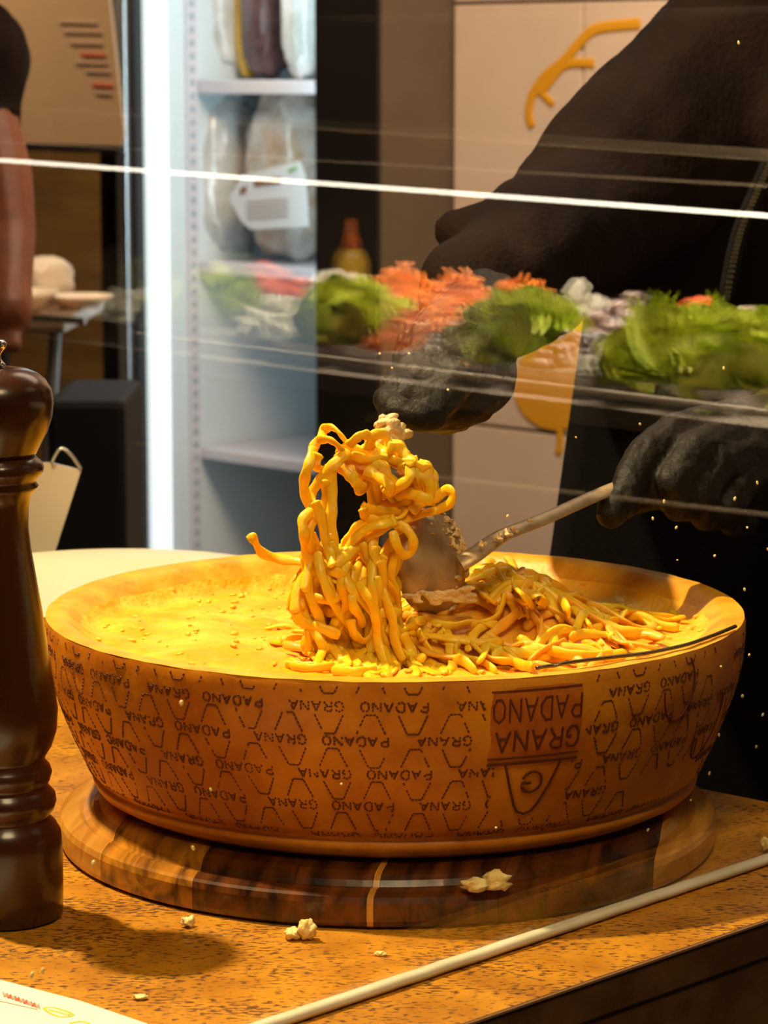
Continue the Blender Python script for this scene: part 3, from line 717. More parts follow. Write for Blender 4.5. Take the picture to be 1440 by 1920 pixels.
for ki, k in enumerate(keys):
    F0 = random.uniform(-.008, .008) - (.010 if ki in (3, 4, 5, 7, 22) else .009 if ki in (37, 38, 40, 41, 43, 45) else 0)
    pts = []
    for i, (x, y) in enumerate(k):
        F = dz(x, y) + F0 + .004 * sin(i * 1.3 + ki) + (.004 if y < 1000 else 0)
        if y > 1235: F -= .012
        p = P(x, y, F); zf = zpaste(p) + .002
        if p.z < zf: p = G(x, y, zf)
        pts.append(p)
    noodle(pts, pl, w=random.uniform(.0052, .0064), h=random.uniform(.0022, .0030), tw=random.uniform(-.6, .6))
# inner fill strands behind the named ones
def jit(k, s): return [(x + random.uniform(-s, s), y + random.uniform(-s, s)) for x, y in k]
fills = [k for k in keys if min(p[1] for p in k) > 1030] + [keys[i] for i in (11, 12, 13, 14, 16, 17, 28, 31, 32, 33, 36, 36, 15, 8)]
for rep in range(4):
    for ki, k in enumerate(fills):
        if k[0][0] < 500: continue
        F0 = (.006, .014, .023, .033)[rep] + random.uniform(-.003, .003); pts = []
        for i, (x, y) in enumerate(jit(k, 9)):
            F = dz(x, y) + F0; p = P(x, y, F); zf = zpaste(p) + .002
            if p.z < zf: p = G(x, y, zf)
            pts.append(p)
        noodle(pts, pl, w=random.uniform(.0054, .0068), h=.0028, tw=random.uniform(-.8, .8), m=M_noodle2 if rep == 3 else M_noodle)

# many more strands falling through the bundle
for q in range(64):
    xs, ys = random.uniform(578, 742), random.uniform(1000, 1090); xe = xs * .45 + random.uniform(560, 790) * .55; ye = random.uniform(1150, 1262)
    a_, f_, p_ = random.uniform(6, 20), random.uniform(3, 7), random.uniform(0, 6); F0 = random.uniform(-.008, .034); pts = []
    for i in range(6):
        t = i / 5; x = xs + (xe - xs) * t + a_ * sin(f_ * t + p_); y = ys + (ye - ys) * t
        p = P(x, y, dz(x, y) + F0 + .006 * sin(4 * t + p_)); zf = zpaste(p) + .002
        if p.z < zf: p = G(x, y, zf)
        pts.append(p)
    noodle(pts, pl, w=random.uniform(.0050, .0062), h=.0027, tw=random.uniform(-.9, .9))
for q in range(7):                            # the round curl on the left is several strands deep
    rx, ry = random.uniform(34, 50), random.uniform(42, 58); a0_ = random.uniform(0, 6); pts = []
    for i in range(10):
        t = a0_ + i * .52; x, y = 604 + rx * cos(t), 1128 + ry * sin(t); pts.append(P(x, y, 1.494 + .003 * q + .003 * sin(t * 2)))
    noodle(pts, pl, w=random.uniform(.0052, .0062), h=.0026, tw=random.uniform(-.5, .5))
ph = empty('pasta_heap', P(900, 1200, 1.58), 'low spread heap of cheesy noodles on the right half of the wheel', 'pasta')
def mound(x, y):
    """height of heap above paste, world xy"""
    h = 0
    for cx_, cy_, sx, sy, hh in ((.062, 1.63, .048, .075, .030), (.045, 1.56, .055, .05, .018), (.095, 1.58, .040, .045, .012), (-.005, 1.53, .045, .035, .010)):
        h += hh * math.exp(-((x - cx_) / sx) ** 2 - ((y - cy_) / sy) ** 2)
    return h
rk = [[(936,1158),(970,1146),(1005,1140),(1028,1150)], [(905,1190),(940,1226),(970,1244),(998,1250)], [(872,1146),(912,1146),(938,1168),(955,1200),(988,1214)],
      [(988,1202),(1036,1193),(1098,1188),(1150,1193)], [(988,1212),(1040,1222),(1098,1230),(1160,1226)], [(968,1098),(986,1084),(1010,1090),(1048,1086)],
      [(914,1056),(940,1042),(958,1052),(962,1082)], [(884,1102),(918,1124),(946,1142)], [(970,1085),(1005,1118),(1040,1146)], [(1048,1118),(1066,1148),(1058,1168),(1092,1158),(1108,1176)],
      [(1057,1184),(1084,1162),(1108,1180),(1130,1176)], [(780,1188),(815,1170),(850,1184),(868,1194)], [(832,1154),(868,1144),(902,1150)], [(996,1128),(1036,1122),(1062,1130)],
      [(900,1060),(915,1090),(940,1120),(985,1130)], [(930,1060),(948,1090),(975,1110),(1010,1150)], [(948,1062),(985,1090),(1020,1110),(1066,1120)], [(905,1075),(900,1110),(925,1150),(960,1180)],
      [(780,1165),(830,1160),(880,1170),(930,1200)], [(800,1210),(850,1195),(905,1200),(940,1210)], [(850,1215),(890,1195),(910,1215),(900,1240)], [(880,1180),(890,1210),(920,1235),(960,1240)],
      [(1010,1160),(1050,1175),(1100,1170)], [(940,1180),(980,1170),(1030,1180)], [(1030,1205),(1080,1212),(1130,1208)]]
for k in rk:
    pts = []
    for x, y in k:
        p = G(x, y, ZR)
        for _ in range(6): z = zpaste(p) + mound(p.x, p.y) + .004; p = G(x, y, z)
        pts.append(p)
    noodle(pts, ph, w=random.uniform(.0058, .0068), h=.0028, tw=random.uniform(-.9, .9))
for n_ in range(150):
    r = math.sqrt(random.random()); a = random.uniform(0, 2 * pi)
    x0, y0 = .055 + .082 * r * cos(a), 1.585 + .085 * r * sin(a)
    if x0 < -.01 and y0 > 1.56: continue
    d = random.uniform(0, 2 * pi); pts = []; x, y = x0, y0; off = random.uniform(.0015, .003); cur = random.uniform(-2.2, 2.2)
    for s in range(random.randint(4, 8)):
        if math.hypot(x - WC.x, y - WC.y) > WR * .86: break
        pts.append(Vector((x, y, zpaste((x, y)) + mound(x, y) + off + random.uniform(-.0035, .003))))
        d += cur * .25 + random.uniform(-.4, .4); x += .0125 * cos(d); y += .0125 * sin(d)
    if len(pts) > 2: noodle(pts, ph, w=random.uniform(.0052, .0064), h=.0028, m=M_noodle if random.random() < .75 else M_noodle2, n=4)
# creamy sauce bed under the heap
bm = bmesh.new(); nx = ny = 44
def bed(i, j):
    x, y = -.07 + .23 * i / nx, 1.44 + .27 * j / ny
    e = min(i, j, nx - i, ny - j); h = mound(x, y)
    if h < .0042 or math.hypot(x - WC.x, y - WC.y) > WR * .90: return Vector((x, y, ZR - .024))
    return Vector((x, y, zpaste((x, y)) + h * .85 - .001 + .0012 * noise.noise(Vector((x * 160, y * 160, 0)))))
g = [[bm.verts.new(bed(i, j)) for i in range(nx + 1)] for j in range(ny + 1)]
for j in range(ny):
    for i in range(nx):
        q = (g[j][i], g[j][i + 1], g[j + 1][i + 1], g[j + 1][i])
        if all(v.co.z > ZR - .0235 for v in q): bm.faces.new(q)
for v in [v for v in bm.verts if not v.link_faces]: bm.verts.remove(v)
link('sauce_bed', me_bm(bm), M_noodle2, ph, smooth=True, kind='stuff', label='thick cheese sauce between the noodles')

# ================================================================== UTENSILS
def lumps(parent, pts, n, rmin, rmax, spread, m, name='cheese_smear'):
    bm = bmesh.new()
    for k in range(n):
        p = random.choice(pts) + Vector([random.gauss(0, spread) for _ in range(3)]); r = random.uniform(rmin, rmax)
        t = bmesh.new(); bmesh.ops.create_icosphere(t, subdivisions=1, radius=r, matrix=Matrix.Translation(p) @ Matrix.Diagonal((random.uniform(.7, 1.5), random.uniform(.6, 1.2), random.uniform(.6, 1.2), 1)))
        add(bm, t)
    return link(name, fuse(bm, rmin * .45, 2), m, parent, kind='stuff', label='pale melted cheese clinging to the metal')
# lower large serving spoon
s1 = empty('serving_spoon', P(830, 1130, 1.52), 'large grey metal serving spoon with cheese-flecked bowl, held in the right-hand glove', 'spoon')
bc_ = P(822, 1052, 1.535)                    # bowl centre
hd = (P(1150, 915, 1.66) - P(925, 1015, 1.545)).normalized()
side = Vector((0.16, -.10, -.98)); side = (side - hd * side.dot(hd)).normalized(); bn = hd.cross(side).normalized()
if bn.y > 0: bn = -bn
bm = bmesh.new(); RL, RS = .0305, .0310; nu, nv = 20, 36; rings = []
def bowlp(t, a, o): 
    r = sin(t * pi / 2 * .97); dep = (1 - cos(t * pi / 2 * .97)) 
    e = .0010 * (sin(5 * a))
    return bc_ + hd * (RL * r * cos(a)) * (1.0) + side * ((RS + e) * r * sin(a)) * 1.0 + bn * (.015 * (1 - dep) * 1.15 + o - .008)
for o in (0, -.0012):
    rr = []
    for i in range(1, nu + 1): rr.append([bm.verts.new(bowlp(i / nu, 2 * pi * j / nv, o)) for j in range(nv)])
    c = bm.verts.new(bowlp(0, 0, o)); rings.append(rr)
    for j in range(nv): bm.faces.new((c, rr[0][j], rr[0][(j + 1) % nv]))
    for A, B in zip(rr[:-1], rr[1:]):
        for j in range(nv): bm.faces.new((A[j], A[(j + 1) % nv], B[(j + 1) % nv], B[j]))
for j in range(nv): bm.faces.new((rings[0][-1][j], rings[0][-1][(j + 1) % nv], rings[1][-1][(j + 1) % nv], rings[1][-1][j]))
bmesh.ops.recalc_face_normals(bm, faces=bm.faces)
link('spoon_bowl', me_bm(bm), M_steel, s1, smooth=True)
hp = catmull([P(862, 1056, 1.527), P(885, 1043, 1.529), P(912, 1024, 1.538), P(945, 1003, 1.55), P(1020, 973, 1.59), P(1100, 937, 1.635), P(1160, 912, 1.665), P(1260, 880, 1.70)], 8)
link('handle', me_bm(sweep(hp, .0100, .0038, 10, n0=Vector((.1, -.6, .8)), taper=lambda t: 1.25 - .25 * min(1, t * 2))), M_steel, s1, smooth=True)
hb = [p for p in hp[:26]]
lumps(s1, [P(905, 1020, 1.528), P(930, 1008, 1.535), P(960, 994, 1.548), P(1000, 978, 1.568), P(945, 1000, 1.54)], 22, .0009, .0018, .0013, M_smear)
# flecks of cheese over the back of the bowl
bm = bmesh.new()
for k in range(260):
    t = random.uniform(.15, .99); a = random.gauss(-.1, .8); p = bowlp(t, a, .0006)
    r = random.uniform(.0006, .0017); q = bmesh.new(); bmesh.ops.create_icosphere(q, subdivisions=1, radius=r)
    bmesh.ops.transform(q, matrix=Matrix.Translation(p) @ Matrix.Diagonal((random.uniform(.8, 1.8), .6, random.uniform(.7, 1.5), 1)), verts=q.verts); add(bm, q)
for k in range(40):
    p = P(random.uniform(765, 900), 1124 + random.gauss(0, 6) - (k % 9) * 1.5, 1.514); q = bmesh.new(); bmesh.ops.create_icosphere(q, subdivisions=1, radius=random.uniform(.0012, .0022), matrix=Matrix.Translation(p) @ Matrix.Diagonal((2.2, 1, .8, 1))); add(bm, q)
link('cheese_flecks', fuse(bm, .0007, 2), M_smear, s1, kind='stuff', label='flecks and a rim of melted cheese on the bowl')
# upper spoon, cheese-smeared handle
s2 = empty('pasta_fork', P(700, 870, 1.53), 'upper metal fork handle smeared with cheese, lifting the noodles', 'fork')
hp2 = catmull([P(672, 905, 1.520), P(690, 870, 1.522), P(716, 825, 1.530), P(742, 785, 1.545), P(775, 735, 1.575), P(830, 660, 1.62)], 8)
link('handle', me_bm(sweep(hp2, .012, .004, 10, n0=Vector((0, -1, .3)))), M_steel, s2, smooth=True)
for dx in (-14, 0, 14):
    link('tine', me_bm(sweep(catmull([P(684 + dx * .4, 880, 1.525), P(694 + dx, 896, 1.53), P(706 + dx * 1.1, 905, 1.532), P(722 + dx * 1.1, 908, 1.53)], 6), .003, .003, 8)), M_steel, s2, smooth=True)
lumps(s2, [P(722, 820, 1.52), P(735, 800, 1.522), P(708, 838, 1.515), P(748, 808, 1.525)], 34, .0022, .0042, .0022, M_smear)
lumps(s2, [P(706, 832, 1.52), P(716, 818, 1.522), P(728, 806, 1.524), P(742, 794, 1.53)], 26, .0016, .0034, .0028, M_smear)
# thin rod over the rim
rp = catmull([P(1006, 1263, 1.447), P(1030, 1252, 1.452), P(1062, 1243, 1.455), P(1150, 1232, 1.470), P(1270, 1219, 1.502), P(1330, 1212, 1.53), P(1378, 1207, 1.56)], 8)
rp = [Vector((p.x, p.y, max(p.z, ZR + .0022 if math.hypot(p.x - WC.x, p.y - WC.y) > WR * .93 else -1))) for p in rp]
ro = link('metal_rod', me_bm(sweep(rp, .0026, .0022, 8, n0=Vector((0, 0, 1)))), M_wire, smooth=True); center(ro)
tag(ro, 'thin dark metal rod lying across the front right rim of the cheese', 'rod')

# ================================================================== PEPPER MILL
mF = 1.437; mcx = 12
mc = P(mcx, 1730, mF); mc.z = 1.0
prm = [(1745, 100), (1742, 107), (1700, 109), (1610, 109), (1588, 106), (1572, 97), (1562, 87), (1556, 86), (1548, 94), (1532, 99), (1518, 97), (1508, 88), (1500, 82), (1494, 87), (1478, 92), (1466, 88), (1457, 79), (1448, 80),
       (1430, 92), (1400, 102), (1360, 105), (1310, 98), (1250, 89), (1180, 80), (1110, 69), (1060, 61), (1020, 57), (980, 58), (958, 64), (950, 71), (942, 77), (935, 72), (928, 76), (918, 85), (908, 88), (898, 85), (890, 76), (886, 72)]
prh = [(885, 72), (878, 76), (864, 83), (840, 96), (812, 105), (785, 108), (762, 105), (744, 94), (732, 80), (724, 62), (720, 40), (719, 0)]
prk = [(720, 0), (719, 20), (715, 21), (711, 17), (706, 13), (698, 12), (691, 16), (684, 22), (676, 24), (670, 20), (668, 0)]
pxm = mF * (1 / cos(PITCH)) / FPX * .99
zbot = P(mcx, 1733, mF).z
def mz(y): return max(.0005, P(mcx, y - 12, mF).z - zbot + .0005) if y < 1744 else .0005
mill = empty('pepper_mill', mc, 'tall dark brown turned wooden pepper mill with a chrome knob', 'pepper mill')
k_ = (P(mcx + 100, 1300, mF) - P(mcx, 1300, mF)).length / 100
def mprof(pr): return [(r * k_, mz(y)) for y, r in pr]
link('body', me_bm(lathe([(0, .0005)] + mprof(prm) + [(0, mz(886))], (mc.x, mc.y, 1.0), 72)), M_mill, mill, smooth=True)
link('head', me_bm(lathe([(0, mz(885) + .0003)] + mprof(prh), (mc.x, mc.y, 1.0), 72)), M_mill, mill, smooth=True)
link('knob', me_bm(lathe(mprof(prk), (mc.x, mc.y, 1.0003), 40)), M_chrome, mill, smooth=True, label='chrome tightening knob')

# ================================================================== SMALL THINGS ON THE COUNTER
def crumb(x, y, z, s, seed, label, name='cheese_crumb', group=None):
    bm = bmesh.new(); bmesh.ops.create_icosphere(bm, subdivisions=3, radius=1)
    for v in bm.verts:
        n = v.co.normalized(); k = 1 + .55 * noise.fractal(n * 1.7 + Vector((seed, 0, seed)), .8, 2, 4); v.co = Vector((n.x * s[0] * k, n.y * s[1] * k, n.z * s[2] * k))
    zm = min(v.co.z for v in bm.verts); p = G(x, y, z)
    bmesh.ops.transform(bm, matrix=Matrix.Translation((p.x, p.y, z - zm * .9)), verts=bm.verts)
    o = link(name, me_bm(bm), M_crumb, smooth=True); center(o); tag(o, label, 'cheese crumb', group)
crumb(893, 1672, 1.0195, (.0075, .005, .0032), 3.1, 'flatter pale cheese crumb, left of the pair on the front edge of the board')
crumb(932, 1670, 1.0195, (.0072, .005, .0048), 7.4, 'taller pale cheese crumb, right of the pair on the front edge of the board')
crumb(549, 1762, 1.0, (.0045, .004, .003), 12.2, 'small curled cheese crumb on the counter just before the board')
crumb(574, 1762, 1.0, (.0052, .0045, .0052), 15.9, 'biggest cheese crumb on the counter just before the board')
crumb(352, 1738, 1.0, (.0033, .0030, .0026), 21.5, 'small cheese crumb on the counter near the mill shadow')
crumb(713, 1792, 1.0, (.0028, .0022, .0012), 25.5, 'flat tiny cheese crumb on the counter centre foreground')
crumb(263, 1874, 1.0, (.0035, .0026, .0012), 31.5, 'flat cheese crumb on the counter beside the menu card')
crumb(1437, 1598, 1.0, (.003, .003, .004), 33.5, 'tiny cheese crumb by the glass foot at the far right')
# menu card
q = [G(x, y, 1.0) for x, y in ((-120, 1812), (-2, 1842), (150, 1882), (275, 1925), (420, 1990), (-200, 2100))]
q = [p + V * max(0, GB + .009 - p.dot(V)) for p in q]
mcard = empty('menu_card', G(60, 1920, 1.0), 'white printed menu card lying on the counter at the lower left', 'menu card')
link('card', me_bm(prism([(p.x, p.y) for p in q], 1.0004, 1.0016)), M_card, mcard)
def ink(pts, w, m, nm):
    path = catmull([G(x, y, 1.0018) for x, y in pts], 5); link(nm, me_bm(sweep(path, w, .0004, 6, n0=Vector((0, 0, 1)))), m, mcard)
for k in range(9):
    x = 6 + k * 7.5; y = 1864 + k * 2.6
    ink([(x, y - 4), (x + 3, y + 5), (x + 6, y - 2), (x + 8, y + 6)], .0009, M_printr if k % 2 else M_print, 'script_letter')
ink([(0, 1877), (40, 1886), (70, 1893)], .0005, M_print, 'rule_line')
for pts in ([(82, 1890), (100, 1889), (128, 1897), (136, 1904), (112, 1906), (92, 1898), (82, 1890)], [(92, 1893), (115, 1899), (130, 1903)], [(130, 1919), (150, 1915), (165, 1918), (170, 1926)], [(110, 1925), (120, 1922), (128, 1930)]):
    ink(pts, .0014, mat('ink_yellow', (.85, .55, .02), .5), 'yellow_letter')
# stacked plates behind the wheel at left
def platestack():
    c = P(205, 1040, 2.12); pp = []
    zt_ = P(255, 1029, 2.27).z
    for k in range(3):
        z = zt_ - 1.0 - .016 * (2 - k); r = .152 - .001 * k
        pr = [(0, z - .010), (r * .55, z - .010), (r * .62, z - .008), (r * .97, z - .002), (r, z), (r * .97, z + .001), (r * .68, z - .004), (r * .6, z - .0075), (0, z - .0075)]
        o = link('plate', me_bm(lathe(pr, (c.x, c.y, 1.0), 80)), M_cream, smooth=True); center(o)
        tag(o, ['lowest cream plate of the stack behind the cheese wheel', 'middle cream plate of the stack behind the cheese wheel', 'topmost cream plate of the stack behind the cheese wheel'][k], 'plate', 'cream plates stacked behind the wheel')
    z0 = zt_ - 1.0 - .042
    o = link('plate_stand', me_bm(lathe([(0, .0005), (.10, .0005), (.105, .004), (.09, .008), (.085, z0 - .004), (.10, z0 - .0002), (0, z0 - .0002)], (c.x, c.y, 1.0), 60)), M_cream, smooth=True)
    center(o); tag(o, 'low round cream stand under the stacked plates', 'stand')
platestack()
# leaning cream card at left, behind the mill
q = [P(x, y, 2.34) for x, y in ((20, 868), (96, 868), (152, 882), (100, 1044))]
zb = [Vector((P(92, 1044, 2.34).x - .005, 2.34, 1.001)), Vector((P(20, 1044, 2.34).x, 2.34, 1.001))]
sc_ = empty('sign_card', (zb[0] + zb[1]) / 2, 'cream card standing behind the pepper mill, its right edge slanting', 'card')
link('card', me_bm(slabpoly(q + zb, Vector((0, 1, 0)), .004)), M_cream, sc_)
link('wire_loop', me_bm(sweep(catmull([P(96, 868, 2.338), P(112, 842, 2.338), P(130, 850, 2.338), P(152, 880, 2.338)], 6), .003, .003, 8)), M_alu, sc_, smooth=True)
# dark appliance standing left of the fridge on the floor
o = link('black_bin', me_bm(boxm(PF(178, .52, 3.6), (.10, .25, 1.04), 0, .01)), mat('navy_plastic', (.003, .005, .009), .7)); center(o)
tag(o, 'tall black bin standing on the floor below the olive wall', 'bin')

# ================================================================== THE COOK
M_zip = mat('zip_metal', (.7, .6, .45), .3, metal=1)
cook = empty('person', Vector((.36, 2.30, 0)), 'person in a dark zipped jacket and black apron stirring with black gloves', 'person')
def C(x, y, F, r): return (P(x, y, F), r)
def ch(l): return [(l[i][0], l[i][1], l[i + 1][0], l[i + 1][1]) for i in range(len(l) - 1)]
tors = [(Vector((.33, 2.30, .98)), .150, Vector((.35, 2.28, 1.20)), .150), (Vector((.42, 2.32, .98)), .15, Vector((.43, 2.28, 1.22)), .15),
        (Vector((.35, 2.28, 1.20)), .150, Vector((.36, 2.20, 1.42)), .120), (Vector((.43, 2.28, 1.20)), .150, Vector((.46, 2.22, 1.42)), .13),
        (Vector((.36, 2.20, 1.42)), .11, Vector((.42, 2.20, 1.50)), .075),
        (Vector((.31, 2.20, 1.44)), .085, Vector((.55, 2.24, 1.45)), .085)]
rarm = ch([C(1415, 115, 2.20, .084), C(1280, 238, 2.18, .083), C(1158, 355, 2.12, .075), C(1085, 430, 2.06, .066)]) + ch([C(1085, 430, 2.06, .066), C(990, 500, 1.96, .056), C(905, 565, 1.86, .046)])
cuff = ch([C(905, 460, 1.98, .028), C(870, 440, 1.98, .022), C(852, 432, 1.98, .018)])
larm = ch([(Vector((.55, 2.24, 1.44)), .08), (Vector((.62, 2.16, 1.27)), .072), (Vector((.52, 2.02, 1.19)), .060), C(1560, 800, 1.94, .048), C(1480, 830, 1.88, .042)])
def folds(p): 
    return .0055 * noise.noise(Vector((p.x * 17 + p.z * 9, p.y * 9, p.z * 13 - p.x * 12))) + .003 * abs(noise.noise(Vector((p.x * 40 + p.z * 22, p.y * 12, p.z * 10 - p.x * 30))))
link('jacket', fuse(capsules(tors + rarm + cuff + larm), .007, 6, folds), M_jacket, cook)
def zpt(x, y): return P(x, y, 2.048)
tb_ = bmesh.new()
zl = catmull([zpt(1470, 270), zpt(1440, 315), zpt(1415, 370), zpt(1390, 430), zpt(1375, 490), zpt(1362, 560)], 8)
for p in zl: add(tb_, boxm(p, (.0042, .003, .0022), .3))
link('zip_teeth', me_bm(tb_), M_zip, cook, kind='stuff', label='metal zip teeth down the jacket front')
link('zip_tape', me_bm(sweep([p + Vector((0, .004, 0)) for p in zl], .012, .004, 6)), M_apron, cook)
ap = [P(1108, 545, 2.10), P(1085, 720, 2.10), P(1062, 880, 2.10), P(1044, 1045, 2.10), P(1000, 1500, 2.10)]
def apron():
    bm = bmesh.new(); nz, nx = 40, 30; g = []
    for j in range(nz + 1):
        z = 1.34 - (1.34 - .45) * j / nz; row = []
        yy = 560 + 0
        # left hem follows the straight slanting edge seen in the photo
        t = (1.34 - z); xl = .1655 - .129 * t
        for i in range(nx + 1):
            u = i / nx; x = xl + (.62 - xl) * u
            y = 2.112 + .075 * (abs(u - .5) * 2) ** 3 * .6 + .006 * noise.noise(Vector((x * 14, 0, z * 4)))
            row.append(bm.verts.new((x, y, z)))
        g.append(row)
    for j in range(nz):
        for i in range(nx): bm.faces.new((g[j][i], g[j][i + 1], g[j + 1][i + 1], g[j + 1][i]))
    bmesh.ops.solidify(bm, geom=bm.faces[:], thickness=.003); return bm
link('apron', me_bm(apron()), M_apron, cook, smooth=True)
legs = [(Vector((.31, 2.30, .95)), .10, Vector((.30, 2.29, .52)), .07), (Vector((.30, 2.29, .52)), .07, Vector((.30, 2.32, .10)), .05),
        (Vector((.45, 2.32, .95)), .10, Vector((.46, 2.31, .52)), .07), (Vector((.46, 2.31, .52)), .07, Vector((.46, 2.33, .10)), .05)]
link('trousers', fuse(capsules(legs), .012, 4), M_apron, cook)
for x in (.30, .46): link('shoe', fuse(capsules([(Vector((x, 2.35, .047)), .044, Vector((x, 2.22, .04)), .038)]), .01, 2), M_black, cook)
hd_ = [(Vector((.40, 2.19, 1.52)), .055, Vector((.39, 2.12, 1.62)), .052), (Vector((.385, 2.13, 1.70)), .088, Vector((.385, 2.085, 1.66)), .066), (Vector((.385, 2.07, 1.61)), .040, Vector((.385, 2.09, 1.64)), .05),
       (Vector((.385, 2.015, 1.672)), .011, Vector((.385, 2.003, 1.650)), .014), (Vector((.302, 2.12, 1.665)), .018, Vector((.300, 2.13, 1.69)), .018), (Vector((.468, 2.12, 1.665)), .018, Vector((.470, 2.13, 1.69)), .018),
       (Vector((.365, 2.025, 1.612)), .008, Vector((.405, 2.025, 1.612)), .008)]
hh = link('head', fuse(capsules(hd_), .006, 3), M_skin, cook)
link('hair', fuse(capsules([(Vector((.385, 2.15, 1.72)), .098, Vector((.385, 2.12, 1.745)), .080)]), .01, 2), M_hair, hh).matrix_parent_inverse = Matrix.Translation(-Vector((.36, 2.30, 0)))
for ex in (.355, .415):
    e = bmesh.new(); bmesh.ops.create_icosphere(e, subdivisions=2, radius=.011, matrix=Matrix.Translation((ex, 2.030, 1.682)))
    link('eye', me_bm(e), mat('eye_white', (.7, .65, .6), .2), hh).matrix_parent_inverse = Matrix.Translation(-Vector((.36, 2.30, 0)))
def wr(p):
    return .0009 * sin(260 * (p.x * .6 + p.z * .8) + 6 * noise.noise(p * 40)) * max(0, noise.noise(p * 22) + .35) + .0008 * noise.noise(p * 120)
# upper hand: fist round the fork handle, fingers stacked along it
fing = []
hax = [(764, 770, 1.560), (784, 738, 1.576), (808, 704, 1.592), (832, 672, 1.606)]
for i, (x, y, F) in enumerate(hax):
    k = 1 - .07 * (3 - i) * .5
    fing += ch([C(x + 62, y - 22, F + .034, .0125), C(x + 6, y - 34, F + .030, .0118), C(x - 34, y - 22, F + .010, .0110 * k), C(x - 22, y + 4, F - .012, .0104 * k), C(x + 22, y + 14, F - .016, .0098 * k), C(x + 48, y + 14, F - .008, .0088 * k)])
palm = ch([C(905, 600, 1.80, .034), C(885, 625, 1.735, .032), C(860, 665, 1.665, .036), C(842, 690, 1.640, .036)]) + ch([C(880, 700, 1.66, .030), C(840, 740, 1.62, .024), C(815, 755, 1.605, .018)])
thumb = ch([C(890, 650, 1.645, .017), C(862, 690, 1.600, .0145), C(842, 728, 1.574, .0125), C(815, 760, 1.560, .0105), C(800, 776, 1.556, .009)])
link('right_glove', fuse(capsules(fing + palm + thumb), .0018, 4, wr), M_gloved, cook, label='black glove smeared with cheese gripping the fork')
# lower hand on the spoon handle
def CC(l): return ch([C(*a) for a in l])
h2 = CC([(1330, 800, 1.735, .0150), (1262, 818, 1.715, .0145), (1212, 856, 1.690, .0135), (1180, 905, 1.668, .0115), (1172, 930, 1.662, .0100)])
h2 += CC([(1370, 815, 1.735, .014), (1300, 850, 1.695, .0135), (1262, 905, 1.672, .012), (1272, 945, 1.675, .0110), (1310, 950, 1.690, .0098)])
h2 += CC([(1405, 840, 1.74, .0135), (1345, 870, 1.70, .013), (1310, 925, 1.682, .0118), (1322, 965, 1.69, .0105), (1355, 965, 1.70, .0095)])
h2 += CC([(1440, 865, 1.75, .012), (1392, 900, 1.715, .0115), (1365, 945, 1.70, .0105), (1376, 980, 1.71, .0095), (1400, 978, 1.72, .0085)])
h2 += CC([(1400, 900, 1.755, .020), (1320, 915, 1.725, .017), (1235, 915, 1.695, .0140), (1180, 930, 1.672, .0120), (1150, 952, 1.655, .0108), (1146, 962, 1.652, .0098)])
h2 += CC([(1480, 830, 1.88, .034), (1420, 835, 1.80, .034), (1375, 850, 1.76, .036)]) + CC([(1400, 840, 1.765, .028), (1350, 835, 1.745, .024)]) + CC([(1420, 880, 1.77, .028), (1390, 880, 1.75, .028)])
link('left_glove', fuse(capsules(h2), .0018, 4, wr), M_glove, cook, label='clean black glove gripping the spoon handle')

# ---- second person at the far left (dark short sleeve, bare arm)
p2 = empty('person', PF(-190, 0, 3.5), 'person in a dark short-sleeved top at the left edge, bare arm hanging', 'person')
p2o = PF(-190, 0, 3.5)
def Q(x, y, F): return P(x, y, F)
bx, by = p2o.x, p2o.y
link('top', fuse(capsules([(Vector((bx, by, 1.0)), .14, Vector((bx, by, 1.40)), .15), (Vector((bx, by, 1.40)), .14, Vector((bx, by, 1.46)), .10)] + [(Vector((bx + .10, by, 1.47)), .075, Q(-45, 130, 3.45), .062), (Q(-45, 130, 3.45), .062, Q(-38, 225, 3.42), .056)]), .01, 5, folds), M_jacket, p2)
link('arm', fuse(capsules([(Vector((bx - .14, by, 1.42)), .06, Vector((bx - .22, by, 1.14)), .045), (Vector((bx - .22, by, 1.14)), .045, Vector((bx - .21, by - .05, .90)), .032), (Vector((bx - .21, by - .05, .90)), .036, Vector((bx - .20, by - .07, .82)), .030)]
     + [(Vector((bx - .20 + d, by - .07, .82)), .010, Vector((bx - .20 + d * 1.2, by - .08, .745 + abs(d))), .008) for d in (-.024, -.008, .008, .024)]), .005, 4), M_skin, p2)
link('forearm', fuse(capsules([(Q(-40, 200, 3.42), .045, Q(-8, 330, 3.38), .046), (Q(-8, 330, 3.38), .046, Q(10, 440, 3.34), .038), (Q(10, 440, 3.34), .038, Q(14, 540, 3.28), .030)] +
     [(Q(14, 540, 3.28), .030, Q(10, 585, 3.25), .034)] + [(Q(10 + d * 9, 590, 3.25), .0095, Q(12 + d * 11, 650, 3.22), .008) for d in (-2, -.8, .4, 1.6)] + [(Q(-20, 575, 3.25), .012, Q(-40, 615, 3.22), .009)]), .004, 4), M_skin, p2)
link('trousers', fuse(capsules([(Vector((bx - .07, by, .95)), .10, Vector((bx - .07, by, .10)), .055), (Vector((bx + .07, by, .95)), .10, Vector((bx + .07, by, .10)), .055)]), .012, 3), M_apron, p2)
for s in (-.07, .07): link('shoe', fuse(capsules([(Vector((bx + s, by + .03, .047)), .044, Vector((bx + s, by - .10, .04)), .038)]), .01, 2), M_black, p2)
link('head', fuse(capsules([(Vector((bx, by, 1.50)), .055, Vector((bx, by - .01, 1.60)), .05), (Vector((bx, by + .01, 1.71)), .088, Vector((bx, by - .02, 1.66)), .07), (Vector((bx, by - .09, 1.68)), .012, Vector((bx, by - .10, 1.66)), .013)]), .008, 3), M_skin, p2)
